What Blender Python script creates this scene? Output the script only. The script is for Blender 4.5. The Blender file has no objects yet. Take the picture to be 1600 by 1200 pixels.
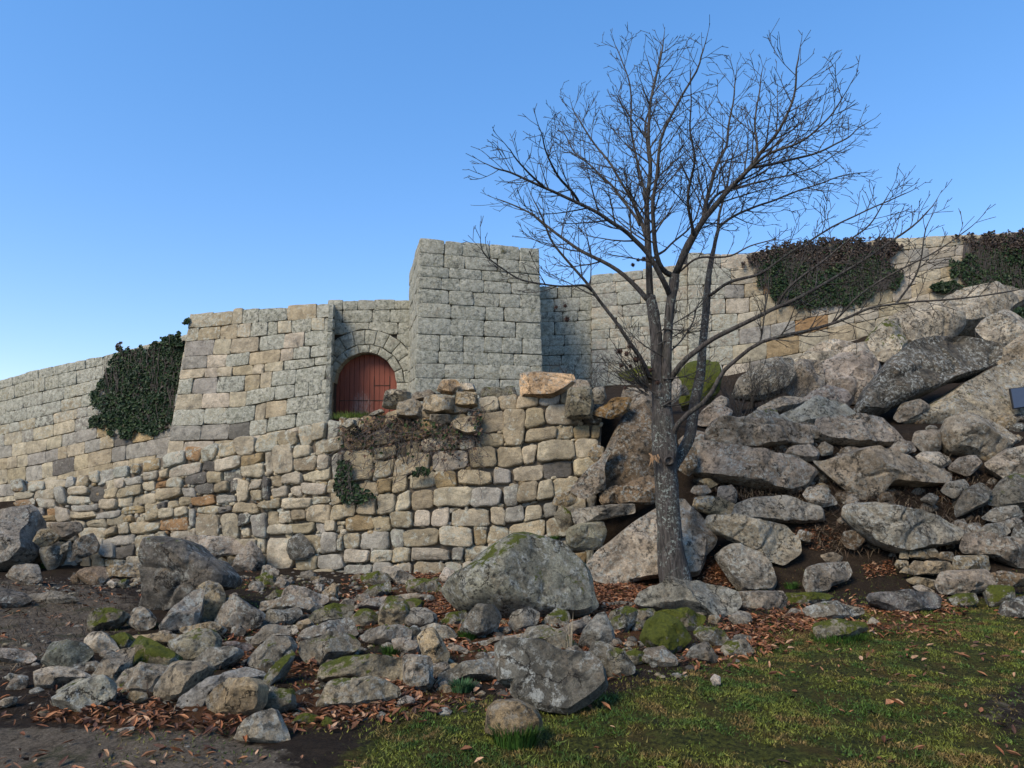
import bpy, math, random
import numpy as np
from mathutils import Vector, noise

random.seed(7)
SC = bpy.context.scene
COL = SC.collection
R = math.radians

# ---------------------------------------------------------------- camera
F, PITCH, EYE = 1067.0, R(8.0), 1.6
cam = bpy.data.cameras.new("camera")
cam.sensor_width, cam.lens, cam.clip_end = 36.0, 24.0, 3000.0
cam_ob = bpy.data.objects.new("camera", cam)
cam_ob.location, cam_ob.rotation_euler = (0, 0, EYE), (R(90) + PITCH, 0, 0)
COL.objects.link(cam_ob)
SC.camera = cam_ob

# ---------------------------------------------------------------- sky, sun, exposure
SUN_EL, SUN_AZ = R(42), R(222)          # azimuth clockwise from +Y
world = bpy.data.worlds.new("World")
SC.world = world
world.use_nodes = True
wn = world.node_tree
for n in list(wn.nodes):
    wn.nodes.remove(n)
sky = wn.nodes.new("ShaderNodeTexSky")
sky.sky_type, sky.sun_disc = 'NISHITA', False
sky.sun_elevation, sky.sun_rotation = SUN_EL, SUN_AZ
sky.air_density, sky.dust_density, sky.ozone_density = 1.0, 0.05, 2.6
bg = wn.nodes.new("ShaderNodeBackground")
bg.inputs[1].default_value = 0.15
hs = wn.nodes.new("ShaderNodeHueSaturation")
hs.inputs["Saturation"].default_value = 1.62
wo = wn.nodes.new("ShaderNodeOutputWorld")
gam = wn.nodes.new("ShaderNodeGamma"); gam.inputs[1].default_value = 0.62
wn.links.new(sky.outputs[0], gam.inputs[0])
wn.links.new(gam.outputs[0], hs.inputs["Color"])
tint = wn.nodes.new("ShaderNodeMix"); tint.data_type = 'RGBA'; tint.blend_type = 'MULTIPLY'
tint.inputs[0].default_value = 1.0; tint.inputs[7].default_value = (1.64, 1.46, 1.60, 1)
wn.links.new(hs.outputs[0], tint.inputs[6])
wn.links.new(tint.outputs[2], bg.inputs[0])
wn.links.new(bg.outputs[0], wo.inputs[0])
sun = bpy.data.lights.new("sun", 'SUN')
sun.energy, sun.angle, sun.color = 2.4, R(25), (1.0, 0.87, 0.70)
sun_ob = bpy.data.objects.new("sun", sun)
sdir = Vector((math.sin(SUN_AZ) * math.cos(SUN_EL), math.cos(SUN_AZ) * math.cos(SUN_EL), math.sin(SUN_EL)))
sun_ob.rotation_euler = (-sdir).to_track_quat('-Z', 'Y').to_euler()
sun_ob.location = sdir * 60
COL.objects.link(sun_ob)
SC.view_settings.view_transform = 'Standard'
SC.view_settings.look = 'None'
SC.view_settings.exposure = 0.85
SC.view_settings.gamma = 1.0

# ---------------------------------------------------------------- helpers
CP, SP = math.cos(PITCH), math.sin(PITCH)

def ray(px, py):
    v = (600.0 - py) / F
    return (px - 800.0) / F, CP - SP * v, SP + CP * v

def at(px, py, Y):
    """world point on the sight line of a photo pixel, Y metres away"""
    dx, dy, dz = ray(px, py)
    k = Y / dy
    return Vector((dx * k, Y, EYE + dz * k))

def zat(py, Y):
    dx, dy, dz = ray(800, py)
    return EYE + dz * Y / dy

def tag(o, label=None, cat=None, group=None, kind=None):
    if label: o["label"] = label
    if cat: o["category"] = cat
    if group: o["group"] = group
    if kind: o["kind"] = kind
    return o

def empty(name, loc):
    o = bpy.data.objects.new(name, None)
    o.empty_display_size = 0.3
    o.location = loc
    COL.objects.link(o)
    return o

class MB:
    """collects vertices, faces and one colour per vertex; builds ONE mesh object"""
    def __init__(s):
        s.v, s.f, s.c = [], [], []
    def add(s, verts, faces, col=(1, 1, 1, 1)):
        b = len(s.v)
        s.v.extend([tuple(p) for p in verts])
        s.f.extend([tuple(i + b for i in f) for f in faces])
        s.c.extend([col] * len(verts))
    def box(s, a, b, col=(1, 1, 1, 1)):
        x0, y0, z0 = a; x1, y1, z1 = b
        s.add([(x0,y0,z0),(x1,y0,z0),(x1,y1,z0),(x0,y1,z0),(x0,y0,z1),(x1,y0,z1),(x1,y1,z1),(x0,y1,z1)],
              [(0,3,2,1),(4,5,6,7),(0,1,5,4),(1,2,6,5),(2,3,7,6),(3,0,4,7)], col)
    def hexa(s, p, col=(1, 1, 1, 1)):
        s.add(p, [(0,3,2,1),(4,5,6,7),(0,1,5,4),(1,2,6,5),(2,3,7,6),(3,0,4,7)], col)
    def tube(s, pts, rad, n=6, col=(1, 1, 1, 1), cap=True):
        pts = [Vector(p) for p in pts]
        m = len(pts)
        vs, fs = [], []
        t = (pts[1] - pts[0]).normalized()
        a = t.orthogonal().normalized()
        for i in range(m):
            t = (pts[min(i + 1, m - 1)] - pts[max(i - 1, 0)])
            if t.length < 1e-9: t = Vector((0, 0, 1))
            t.normalize()
            a = (a - t * a.dot(t))
            a = a.normalized() if a.length > 1e-6 else t.orthogonal().normalized()
            b = t.cross(a)
            r = rad[i]
            for k in range(n):
                th = 2 * math.pi * k / n
                vs.append(pts[i] + a * (math.cos(th) * r) + b * (math.sin(th) * r))
        for i in range(m - 1):
            for k in range(n):
                k2 = (k + 1) % n
                fs.append((i*n + k, i*n + k2, (i+1)*n + k2, (i+1)*n + k))
        if cap:
            fs.append(tuple(range(n))[::-1]); fs.append(tuple((m-1)*n + k for k in range(n)))
        s.add(vs, fs, col)
    def build(s, name, mat, parent=None, origin=None, smooth=None, color=None):
        me = bpy.data.meshes.new(name)
        o0 = Vector(origin) if origin is not None else Vector((0, 0, 0))
        off = Vector((0, 0, 0))
        if parent is not None:
            off = parent.matrix_world.translation if parent.parent else parent.location
            pp = parent.parent
            off = Vector(parent.location)
            while pp:
                off = off + Vector(pp.location); pp = pp.parent
        base = off if parent is not None and origin is None else o0
        v = np.array(s.v, dtype=np.float64) - np.array(base)
        me.from_pydata(v.tolist(), [], s.f)
        ca = me.color_attributes.new("Col", 'FLOAT_COLOR', 'POINT')
        ca.data.foreach_set("color", np.array(s.c, dtype=np.float32).ravel())
        if smooth is not None:
            me.polygons.foreach_set("use_smooth", [True] * len(me.polygons))
            if smooth < 179:
                me.set_sharp_from_angle(angle=R(smooth))
        me.materials.append(mat)
        me.update()
        o = bpy.data.objects.new(name, me)
        COL.objects.link(o)
        if parent is not None:
            o.parent = parent
            o.location = base - off
        else:
            o.location = base
        if color: o.color = color
        return o

# numpy value noise -------------------------------------------------
def _h(ix, iy, sd):
    n = (ix.astype(np.int64) * 374761393 + iy.astype(np.int64) * 668265263 + sd * 1274126177) & 0x7fffffff
    n = ((n ^ (n >> 13)) * 1274126177) & 0x7fffffff
    return ((n ^ (n >> 16)) & 0xffff) / 65535.0

def vn(x, y, sd=0):
    x = np.asarray(x, float); y = np.asarray(y, float)
    ix, iy = np.floor(x), np.floor(y)
    fx, fy = x - ix, y - iy
    fx = fx*fx*(3-2*fx); fy = fy*fy*(3-2*fy)
    a = _h(ix, iy, sd); b = _h(ix+1, iy, sd); c = _h(ix, iy+1, sd); d = _h(ix+1, iy+1, sd)
    return (a*(1-fx)+b*fx)*(1-fy) + (c*(1-fx)+d*fx)*fy

def fbm(x, y, sd=0, o=4):
    t, a, f, w = 0, 0.5, 1.0, 0
    for i in range(o):
        t = t + a * vn(x*f + i*17.3, y*f - i*9.1, sd + i); w += a
        a *= 0.5; f *= 2.05
    return t / w

# ---------------------------------------------------------------- materials
def mat_new(name):
    m = bpy.data.materials.new(name)
    m.use_nodes = True
    nt = m.node_tree
    b = nt.nodes["Principled BSDF"]
    return m, nt, b

class G:
    """tiny node graph writer"""
    def __init__(s, nt):
        s.nt = nt
        s.tc = nt.nodes.new("ShaderNodeTexCoord")
        s.geo = nt.nodes.new("ShaderNodeNewGeometry")
    def put(s, sock, v):
        if hasattr(v, "is_output"): s.nt.links.new(v, sock)
        elif isinstance(v, (tuple, list)) and len(v) == 3 and sock.type == 'RGBA': sock.default_value = (*v, 1)
        else: sock.default_value = v
    def noise(s, scale, detail=4, rough=0.55, dist=0.0, vec=None, out=0):
        n = s.nt.nodes.new("ShaderNodeTexNoise")
        n.inputs["Scale"].default_value = scale; n.inputs["Detail"].default_value = detail
        n.inputs["Roughness"].default_value = rough; n.inputs["Distortion"].default_value = dist
        s.nt.links.new(vec if vec is not None else s.geo.outputs["Position"], n.inputs["Vector"])
        return n.outputs[out]
    def voro(s, scale, feat='F1', vec=None, out="Distance", rnd=1.0):
        n = s.nt.nodes.new("ShaderNodeTexVoronoi"); n.feature = feat
        n.inputs["Scale"].default_value = scale
        n.inputs["Randomness"].default_value = rnd
        s.nt.links.new(vec if vec is not None else s.geo.outputs["Position"], n.inputs["Vector"])
        return n.outputs[out]
    def ramp(s, v, a, b, lo=0.0, hi=1.0):
        n = s.nt.nodes.new("ShaderNodeMapRange"); n.interpolation_type = 'SMOOTHSTEP'
        s.put(n.inputs[0], v); s.put(n.inputs[1], a); s.put(n.inputs[2], b)
        s.put(n.inputs[3], lo); s.put(n.inputs[4], hi)
        return n.outputs[0]
    def math(s, op, a, b=0.0):
        n = s.nt.nodes.new("ShaderNodeMath"); n.operation = op
        s.put(n.inputs[0], a); s.put(n.inputs[1], b)
        return n.outputs[0]
    def mix(s, fac, a, b, mode='MIX'):
        n = s.nt.nodes.new("ShaderNodeMix"); n.data_type = 'RGBA'; n.blend_type = mode
        s.put(n.inputs[0], fac); s.put(n.inputs[6], a); s.put(n.inputs[7], b)
        return n.outputs[2]
    def mul(s, c, v):
        n = s.nt.nodes.new("ShaderNodeVectorMath"); n.operation = 'SCALE'
        s.put(n.inputs[0], c); s.put(n.inputs[3], v)
        return n.outputs[0]
    def attr(s, name="Col"):
        n = s.nt.nodes.new("ShaderNodeAttribute"); n.attribute_name = name
        return n
    def sep(s, v):
        n = s.nt.nodes.new("ShaderNodeSeparateXYZ"); s.nt.links.new(v, n.inputs[0])
        return n.outputs
    def mapv(s, scale, rot=(0, 0, 0), vec=None):
        n = s.nt.nodes.new("ShaderNodeMapping")
        n.inputs["Scale"].default_value = scale; n.inputs["Rotation"].default_value = rot
        s.nt.links.new(vec if vec is not None else s.geo.outputs["Position"], n.inputs["Vector"])
        return n.outputs[0]
    def bump(s, h, dist, strength=1.0, nrm=None):
        n = s.nt.nodes.new("ShaderNodeBump")
        n.inputs["Strength"].default_value = strength; n.inputs["Distance"].default_value = dist
        s.nt.links.new(h, n.inputs["Height"])
        if nrm is not None: s.nt.links.new(nrm, n.inputs["Normal"])
        return n.outputs[0]

def make_rock_mat():
    m, nt, b = mat_new("granite boulder")
    g = G(nt)
    oi = nt.nodes.new("ShaderNodeObjectInfo")
    base, moss, rnd = oi.outputs["Color"], oi.outputs["Alpha"], oi.outputs["Random"]
    n1 = g.noise(2.2, 5, 0.62, 0.6); n2 = g.noise(9, 5, 0.65); n3 = g.noise(60, 3, 0.7); n4 = g.noise(4.5, 6, 0.7, 0.9)
    base = g.mix(1.0, base, (1.14, 1.02, 0.83), 'MULTIPLY')
    c = g.mul(base, g.ramp(n1, 0.30, 0.70, 0.52, 1.36))
    c = g.mix(g.ramp(n4, 0.48, 0.68, 0, 0.6), c, (0.27, 0.205, 0.13))          # warm weathering
    c = g.mix(g.ramp(n2, 0.50, 0.68, 0, 0.8), c, g.mul(base, 0.40))
    c = g.mix(g.ramp(g.noise(3.3, 7, 0.72, 0.7), 0.52, 0.66, 0, 0.6), c, g.mul(base, 0.55))            # dark weather stain
    lic = g.math('MULTIPLY', g.ramp(g.noise(14, 7, 0.75, 0.4), 0.50, 0.57), g.ramp(g.noise(1.9, 3), 0.36, 0.54))
    c = g.mix(g.math('MULTIPLY', lic, g.ramp(rnd, 0, 1, 0.45, 0.95)), c, (0.42, 0.42, 0.36))
    blk = g.math('MULTIPLY', g.ramp(g.noise(15, 7, 0.80), 0.515, 0.58), g.ramp(g.noise(2.6, 3), 0.38, 0.54))
    c = g.mix(g.math('MULTIPLY', blk, 0.85), c, (0.030, 0.030, 0.026))
    wv = g.nt.nodes.new("ShaderNodeVectorMath"); wv.operation = 'ADD'
    g.nt.links.new(g.geo.outputs["Position"], wv.inputs[0])
    g.nt.links.new(g.mul(g.noise(2.4, 5, 0.7, out=1), 0.55), wv.inputs[1])
    ck = g.math('MULTIPLY', g.ramp(g.voro(1.5, 'DISTANCE_TO_EDGE', vec=wv.outputs[0]), 0.004, 0.016, 1.0, 0.0), g.ramp(g.noise(1.6, 3), 0.46, 0.54))
    c = g.mix(g.math('MULTIPLY', ck, 0.85), c, (0.02, 0.017, 0.013))            # fracture lines
    c = g.mul(c, g.ramp(n3, 0.3, 0.7, 0.66, 1.30))                               # crystal grain
    up = g.sep(g.geo.outputs["Normal"])[2]
    mm = g.math('ADD', g.math('MULTIPLY', up, 0.22), g.noise(5.5, 6, 0.7, 0.3))
    thr = g.math('SUBTRACT', 0.93, g.math('MULTIPLY', moss, 0.42))
    mf = g.ramp(mm, thr, g.math('ADD', thr, 0.09))
    mc = g.mix(g.noise(35, 3), (0.026, 0.032, 0.006), (0.150, 0.165, 0.020))
    c = g.mix(mf, c, mc)
    nt.links.new(c, b.inputs["Base Color"])
    b.inputs["Roughness"].default_value = 0.92
    b.inputs["Specular IOR Level"].default_value = 0.22
    bb = g.bump(g.noise(7, 8, 0.70, 0.4), 0.16, 0.85)
    bb = g.bump(g.math('SUBTRACT', 1.0, ck), 0.05, 0.8, bb)
    bb = g.bump(g.noise(48, 5, 0.75), 0.022, 0.9, bb)
    nt.links.new(bb, b.inputs["Normal"])
    return m

def make_masonry_mat():
    m, nt, b = mat_new("granite masonry")
    g = G(nt)
    a = g.attr()
    base, lich = a.outputs["Color"], a.outputs["Alpha"]
    n1 = g.noise(3.0, 6, 0.65, 0.5); n2 = g.noise(11, 6, 0.7); n3 = g.noise(70, 3, 0.7)
    c = g.mul(base, g.ramp(n1, 0.30, 0.70, 0.68, 1.28))
    c = g.mix(g.ramp(g.noise(1.1, 5, 0.65), 0.52, 0.72, 0, 0.45), c, (0.20, 0.185, 0.155))
    c = g.mix(g.ramp(n2, 0.52, 0.70, 0, 0.65), c, g.mul(base, 0.5))
    c = g.mix(g.ramp(g.noise(2.3, 8, 0.75, 0.4), 0.555, 0.68, 0, 0.75), c, (0.10, 0.095, 0.078))
    gl = g.ramp(g.math('ADD', g.noise(7, 8, 0.78, 0.3), g.math('MULTIPLY', lich, 0.24)), 0.57, 0.65)
    c = g.mix(g.math('MULTIPLY', gl, 0.85), c, g.mix(g.ramp(g.noise(7.0, 8, 0.78, .5), .38, .60), (0.235, 0.238, 0.175), (0.50, 0.485, 0.385)))
    bl = g.ramp(g.math('ADD', g.noise(7.5, 8, 0.84, 0.5), g.math('MULTIPLY', lich, 0.07)), 0.60, 0.665)
    c = g.mix(g.math('MULTIPLY', bl, 0.75), c, (0.055, 0.058, 0.048))
    yl = g.math('MULTIPLY', g.ramp(g.noise(5, 5, 0.7), 0.60, 0.70), g.math('MULTIPLY', lich, 0.5))
    c = g.mix(yl, c, (0.15, 0.145, 0.05))
    c = g.mul(c, g.ramp(n3, 0.3, 0.7, 0.78, 1.2))
    nt.links.new(c, b.inputs["Base Color"])
    b.inputs["Roughness"].default_value = 0.93
    b.inputs["Specular IOR Level"].default_value = 0.2
    bb = g.bump(g.noise(8, 8, 0.72, 0.3), 0.11, 0.8)
    bb = g.bump(g.noise(55, 4, 0.75), 0.018, 0.85, bb)
    nt.links.new(bb, b.inputs["Normal"])
    return m

def make_core_mat():
    m, nt, b = mat_new("earth packed joints")
    g = G(nt)
    c = g.mix(g.noise(14, 5, 0.7), (0.022, 0.018, 0.013), (0.085, 0.068, 0.047))
    nt.links.new(c, b.inputs["Base Color"]); b.inputs["Roughness"].default_value = 1.0
    nt.links.new(g.bump(g.noise(25, 6, 0.7), 0.06), b.inputs["Normal"])
    return m

def make_ground_mat():
    m, nt, b = mat_new("soil with moss and turf")
    g = G(nt)
    a = g.attr()
    ch = nt.nodes.new("ShaderNodeSeparateColor"); nt.links.new(a.outputs["Color"], ch.inputs[0])
    turf, path, litter = ch.outputs[0], ch.outputs[1], ch.outputs[2]
    fine = g.noise(45, 5, 0.75); mid = g.noise(7, 6, 0.68, 0.3); big = g.noise(1.3, 4, 0.6)
    soil = g.mix(mid, (0.013, 0.009, 0.006), (0.062, 0.043, 0.027))
    soil = g.mix(g.ramp(g.noise(3.1, 5, .7), 0.5, 0.7, 0, 0.5), soil, (0.070, 0.050, 0.031))
    sand = g.mix(g.noise(4.5, 6, 0.7, 0.5), (0.075, 0.058, 0.040), (0.29, 0.235, 0.165))
    sand = g.mix(g.ramp(g.noise(11, 7, 0.78, 0.6), 0.48, 0.62, 0, 0.75), sand, (0.055, 0.042, 0.028))
    sand = g.mix(g.ramp(g.noise(2.2, 5, 0.65), 0.54, 0.64, 0, 0.6), sand, (0.050, 0.055, 0.018))
    grit = g.ramp(g.voro(70), 0.10, 0.20, 1.0, 0.0)
    sand = g.mix(g.math('MULTIPLY', grit, g.ramp(g.noise(6, 3), .5, .7, 0, .5)), sand, (0.34, 0.31, 0.26))
    c = g.mix(g.ramp(g.math('ADD', path, g.math('MULTIPLY', g.math('SUBTRACT', mid, 0.5), 1.9)), 0.30, 0.60), soil, sand)
    tc = g.mix(g.ramp(g.noise(22, 5, 0.7), 0.35, 0.65), (0.024, 0.027, 0.008), (0.110, 0.115, 0.022))
    tc = g.mix(g.ramp(g.noise(3.2, 5, 0.65), 0.46, 0.66, 0, 0.8), tc, (0.088, 0.062, 0.018))
    tf = g.ramp(g.math('ADD', turf, g.math('MULTIPLY', g.math('SUBTRACT', g.noise(3.4, 6, 0.72, 0.4), 0.5), 1.7)), 0.48, 0.68)
    c = g.mix(tf, c, tc)
    lc = g.mix(g.noise(38, 4, 0.8), (0.035, 0.016, 0.008), (0.22, 0.095, 0.035))
    lf = g.ramp(g.math('ADD', litter, g.math('MULTIPLY', g.math('SUBTRACT', g.noise(9, 5, 0.7), 0.5), 1.2)), 0.5, 0.7)
    c = g.mix(g.math('MULTIPLY', lf, 0.8), c, lc)
    c = g.mul(c, g.ramp(fine, 0.3, 0.7, 0.6, 1.35))
    nt.links.new(c, b.inputs["Base Color"])
    b.inputs["Roughness"].default_value = 0.97; b.inputs["Specular IOR Level"].default_value = 0.15
    bb = g.bump(g.noise(6, 8, 0.74), 0.16, 0.9)
    bb = g.bump(g.noise(34, 6, 0.78), 0.045, 1.0, bb)
    nt.links.new(bb, b.inputs["Normal"])
    return m

def make_leaf_mat(name, trans=0.0, rough=0.6):
    m, nt, b = mat_new(name)
    g = G(nt)
    a = g.attr()
    c = g.mul(a.outputs["Color"], g.ramp(g.noise(40, 3), 0.3, 0.7, 0.75, 1.25))
    nt.links.new(c, b.inputs["Base Color"])
    b.inputs["Roughness"].default_value = rough
    b.inputs["Specular IOR Level"].default_value = 0.25
    return m

def make_bark_mat(name, lichen):
    m, nt, b = mat_new(name)
    g = G(nt)
    v = g.mapv((30, 30, 5))
    n = g.noise(1.0, 6, 0.7, 0.8, vec=v)
    c = g.mix(g.ramp(n, 0.3, 0.7), (0.018, 0.016, 0.014), (0.105, 0.091, 0.079))
    c = g.mix(g.ramp(g.noise(2.5, 3), .5, .7, 0, .5), c, (0.05, 0.05, 0.038))
    f = g.math('MULTIPLY', g.ramp(g.noise(26, 6, 0.75, 0.4), 0.52, 0.60), g.ramp(g.noise(3.2, 4), 0.42, 0.58))
    c = g.mix(g.math('MULTIPLY', f, lichen), c, (0.30, 0.335, 0.29))
    nt.links.new(c, b.inputs["Base Color"])
    b.inputs["Roughness"].default_value = 0.9; b.inputs["Specular IOR Level"].default_value = 0.2
    nt.links.new(g.bump(n, 0.03, 1.0), b.inputs["Normal"])
    return m

def make_door_mat():
    m, nt, b = mat_new("weathered red paint")
    g = G(nt)
    ob = g.tc.outputs["Object"]
    v = g.mapv((9, 9, 0.9), vec=ob)
    n = g.noise(1.6, 6, 0.7, 0.2, vec=v)
    c = g.mix(g.noise(1.3, 4), (0.165, 0.038, 0.018), (0.225, 0.058, 0.028))
    c = g.mul(c, g.ramp(n, 0.3, 0.7, 0.8, 1.18))
    sx = g.sep(ob)
    d = g.math('ADD', g.math('POWER', g.math('MULTIPLY', g.math('ADD', sx[0], 0.22), 1.9), 2.0),
               g.math('POWER', g.math('MULTIPLY', g.math('SUBTRACT', sx[2], 0.75), 1.25), 2.0))
    area = g.ramp(d, 0.1, 1.0, 1.0, 0.0)
    w = g.ramp(g.math('ADD', g.noise(2.6, 7, 0.8, 0.3, vec=g.mapv((11, 11, 2.2), vec=ob)), g.math('MULTIPLY', area, 0.17)), 0.60, 0.70)
    c = g.mix(g.math('MULTIPLY', w, 0.7), c, (0.27, 0.19, 0.155))
    nt.links.new(c, b.inputs["Base Color"])
    b.inputs["Roughness"].default_value = 0.7
    nt.links.new(g.bump(n, 0.008), b.inputs["Normal"])
    return m

def make_plain(name, c, rough=0.6, metal=0.0):
    m, nt, b = mat_new(name)
    g = G(nt)
    cc = g.mix(g.noise(18, 4, 0.7), tuple(x * 0.8 for x in c), tuple(min(1, x * 1.2) for x in c))
    nt.links.new(cc, b.inputs["Base Color"])
    b.inputs["Roughness"].default_value = rough; b.inputs["Metallic"].default_value = metal
    return m

M_ROCK, M_WALL, M_CORE, M_GROUND = make_rock_mat(), make_masonry_mat(), make_core_mat(), make_ground_mat()
M_PACK = make_plain("tan joint packing", (0.115, 0.092, 0.064), 1.0)
M_IVY = make_leaf_mat("ivy leaf", rough=0.55)
M_GRASS = make_leaf_mat("grass blade", rough=0.7)
M_DRY = make_leaf_mat("dry leaf", rough=0.8)
M_BARK, M_TWIG = make_bark_mat("trunk bark", 0.8), make_bark_mat("branch bark", 0.22)
M_VINE = make_plain("dead vine stem", (0.07, 0.056, 0.047), 0.95)
M_DOOR = make_door_mat()
M_PLAQUE = make_plain("slate blue plaque", (0.045, 0.058, 0.085), 0.4)
M_METAL = make_plain("dark plaque frame", (0.03, 0.03, 0.03), 0.5, 0.6)
M_BURR = make_plain("dry chestnut husk", (0.05, 0.025, 0.015), 0.95)
M_CUT = make_plain("splintered pale wood", (0.25, 0.15, 0.075), 0.9)

# ---------------------------------------------------------------- terrain
S_T   = [-600, -100, 30, 280, 400, 520, 600, 700, 800, 930, 1000, 1100, 1250, 1400, 1600, 2400]
YB_T  = [13.9, 13.7, 13.5, 13.4, 13.15, 12.85, 12.65, 12.5, 12.45, 12.1, 11.3, 10.6, 10.4, 10.2, 10.0, 9.6]
YT_T  = [14.6, 14.4, 14.2, 13.9, 13.7, 13.4, 13.2, 13.1, 13.1, 13.1, 13.1, 13.2, 13.3, 13.4, 13.4, 13.4]
PYT_T = [800, 795, 785, 742, 715, 680, 655, 648, 640, 632, 650, 660, 662, 664, 664, 664]
YC_T  = [30, 27, 26, 25, 24.4, 24.4, 24.4, 23, 23, 25, 25, 25, 25, 25, 25, 25]
PYC_T = [815, 812, 800, 742, 716, 682, 662, 645, 622, 605, 602, 592, 565, 512, 452, 420]

DIG = 0.20      # the soil lies this far behind the faces of the bank's boulders
def terrain(x, y):
    x = np.asarray(x, float); y = np.asarray(y, float)
    yy = np.maximum(y, 2.0)
    s = np.clip(x / yy * F + 800.0, -600, 2400)
    yb, yt, yc = np.interp(s, S_T, YB_T), np.interp(s, S_T, YT_T), np.interp(s, S_T, YC_T)
    pt, pc = np.interp(s, S_T, PYT_T), np.interp(s, S_T, PYC_T)
    vt, vc = (600 - pt) / F, (600 - pc) / F
    zt = EYE + (SP + CP*vt) * yt / (CP - SP*vt)
    zc = EYE + (SP + CP*vc) * yc / (CP - SP*vc)
    front = 0.12 * (fbm(x*0.7, y*0.7, 3) - 0.5) + 0.085 * (fbm(x*2.6, y*2.6, 5) - 0.5) + 0.03 * (fbm(x*7, y*7, 15, 2) - 0.5)
    front = front + 0.22 * np.exp(-(((x + 6.6)/1.8)**2 + ((yy - 9.0)/1.5)**2))
    t1 = np.clip((yy - yb) / (yt - yb), 0, 1)
    t2 = np.clip((yy - yt) / (yc - yt), 0, 1)
    rough = 0.22 * (fbm(x*1.1, y*1.1, 9) - 0.5)
    z = front * (1 - t1) + t1 * zt + (zc - zt) * t2 + rough * np.clip(t1 * 3, 0, 1)
    z = z - DIG * np.clip((s - 900) / 100, 0, 1) * np.clip(t1 * 5, 0, 1) * np.clip(1.3 - t2 * 1.5, 0, 1)
    far = np.clip((yy - yc - 4) / 60, 0, 1)
    return z * (1 - far) + far * 2.0

def hit(px, py, y0=2.5, y1=30):
    """where the sight line of a pixel meets the ground"""
    dx, dy, dz = ray(px, py)
    Y = np.arange(y0, y1, 0.03)
    k = Y / dy
    d = EYE + dz * k - terrain(dx * k, Y)
    i = np.argmax(d < 0)
    if d[i] >= 0: i = len(Y) - 1
    return at(px, py, float(Y[i]))

def inpoly(px, py, poly):
    px = np.asarray(px, float); py = np.asarray(py, float)
    r = np.zeros(px.shape, bool)
    n = len(poly)
    for i in range(n):
        x1, y1 = poly[i]; x2, y2 = poly[(i+1) % n]
        c = ((y1 > py) != (y2 > py)) & (px < (x2-x1) * (py-y1) / ((y2-y1) or 1e-9) + x1)
        r ^= c
    return r

def project(x, y, z):
    """world -> photo pixel (for laying out ground cover by area)"""
    zz = z - EYE
    d = y * CP + zz * SP
    return 800 + F * x / d, 600 - F * (-y * SP + zz * CP) / d

TURF = [(470,1300),(520,1190),(620,1120),(780,1100),(940,1085),(1040,1062),(1140,1030),(1200,985),(1330,950),(1700,925),(2200,900),(2200,1300)]
PATH = [(-400,1300),(-400,1140),(0,1138),(200,1140),(360,1150),(440,1180),(500,1300)]
DIRT = [(-300,1060),(-300,890),(0,905),(120,915),(215,930),(200,975),(140,1010),(60,1035),(0,1060)]
ROAD = [(1480,1120),(1560,1070),(1620,1060),(2200,1040),(2200,1200),(1560,1150)]
LITTER = [[(920,965),(925,895),(1000,885),(1060,920),(1010,945)],[(1085,920),(1110,860),(1160,880),(1150,912)],
          [(1060,1030),(1180,960),(1480,940),(1500,985),(1330,985),(1220,1000),(1120,1050)],
          [(560,985),(560,900),(700,900),(720,950),(820,930),(990,940),(1010,1000),(960,1060),(720,1070),(600,1010)],
          [(30,1125),(60,1100),(170,1095),(330,1100),(420,1105),(470,1060),(500,1110),(390,1140),(200,1140)],
          [(420,1130),(500,1050),(700,1060),(740,1090),(620,1120),(470,1140)],
          [(330,1010),(420,985),(520,1000),(480,1060),(400,1050)]]

def soft(polys, px, py, w=14):
    """area weight with soft borders"""
    t = np.zeros(np.shape(px))
    for ox, oy in ((0,0),(w,0),(-w,0),(0,w/2),(0,-w/2)):
        r = np.zeros(np.shape(px), bool)
        for p in polys: r |= inpoly(px + ox, py + oy, p)
        t += r
    return t / 5

def axis(parts):
    a = []
    for lo, hi, st in parts: a.extend(np.arange(lo, hi, st).tolist())
    a.append(parts[-1][1]); return np.array(a)

XS = axis([(-600,-60,60),(-60,-16,4),(-16,-9,0.5),(-9,10,0.09),(10,20,0.5),(20,60,4),(60,600,60)])
YS = axis([(-300,-20,40),(-20,2,2),(2,14.4,0.09),(14.4,27,0.3),(27,60,3),(60,900,70)])
gx, gy = np.meshgrid(XS, YS)
gz = terrain(gx, gy)
gpx, gpy = project(gx, np.maximum(gy, 0.8), gz)
ok = (gy > 2)
turf = np.where(ok, soft([TURF], gpx, gpy, 26), 0.5)
turf = np.maximum(turf, np.where((gy > 12) & (gx < 0), 0.35, 0)) * (1 - 0.55 * soft([ROAD], gpx, gpy, 30) * ok)
path = np.where(ok, np.maximum(np.maximum(soft([PATH], gpx, gpy, 26), 0.75*soft([DIRT], gpx, gpy, 26)), 0.30*soft([ROAD], gpx, gpy, 30)), 0.0)
lit = np.where(ok, soft(LITTER, gpx, gpy, 18), 0.0)
nx, ny = len(XS), len(YS)
verts = np.stack([gx.ravel(), gy.ravel(), gz.ravel()], 1)
idx = np.arange(nx*ny).reshape(ny, nx)
quads = np.stack([idx[:-1,:-1].ravel(), idx[:-1,1:].ravel(), idx[1:,1:].ravel(), idx[1:,:-1].ravel()], 1)
me = bpy.data.meshes.new("ground")
me.from_pydata(verts.tolist(), [], quads.tolist())
ca = me.color_attributes.new("Col", 'FLOAT_COLOR', 'POINT')
ca.data.foreach_set("color", np.stack([turf.ravel(), path.ravel(), lit.ravel(), np.ones(nx*ny)], 1).astype(np.float32).ravel())
me.polygons.foreach_set("use_smooth", [True]*len(me.polygons))
me.materials.append(M_GROUND)
ground = bpy.data.objects.new("ground", me); COL.objects.link(ground)
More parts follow.
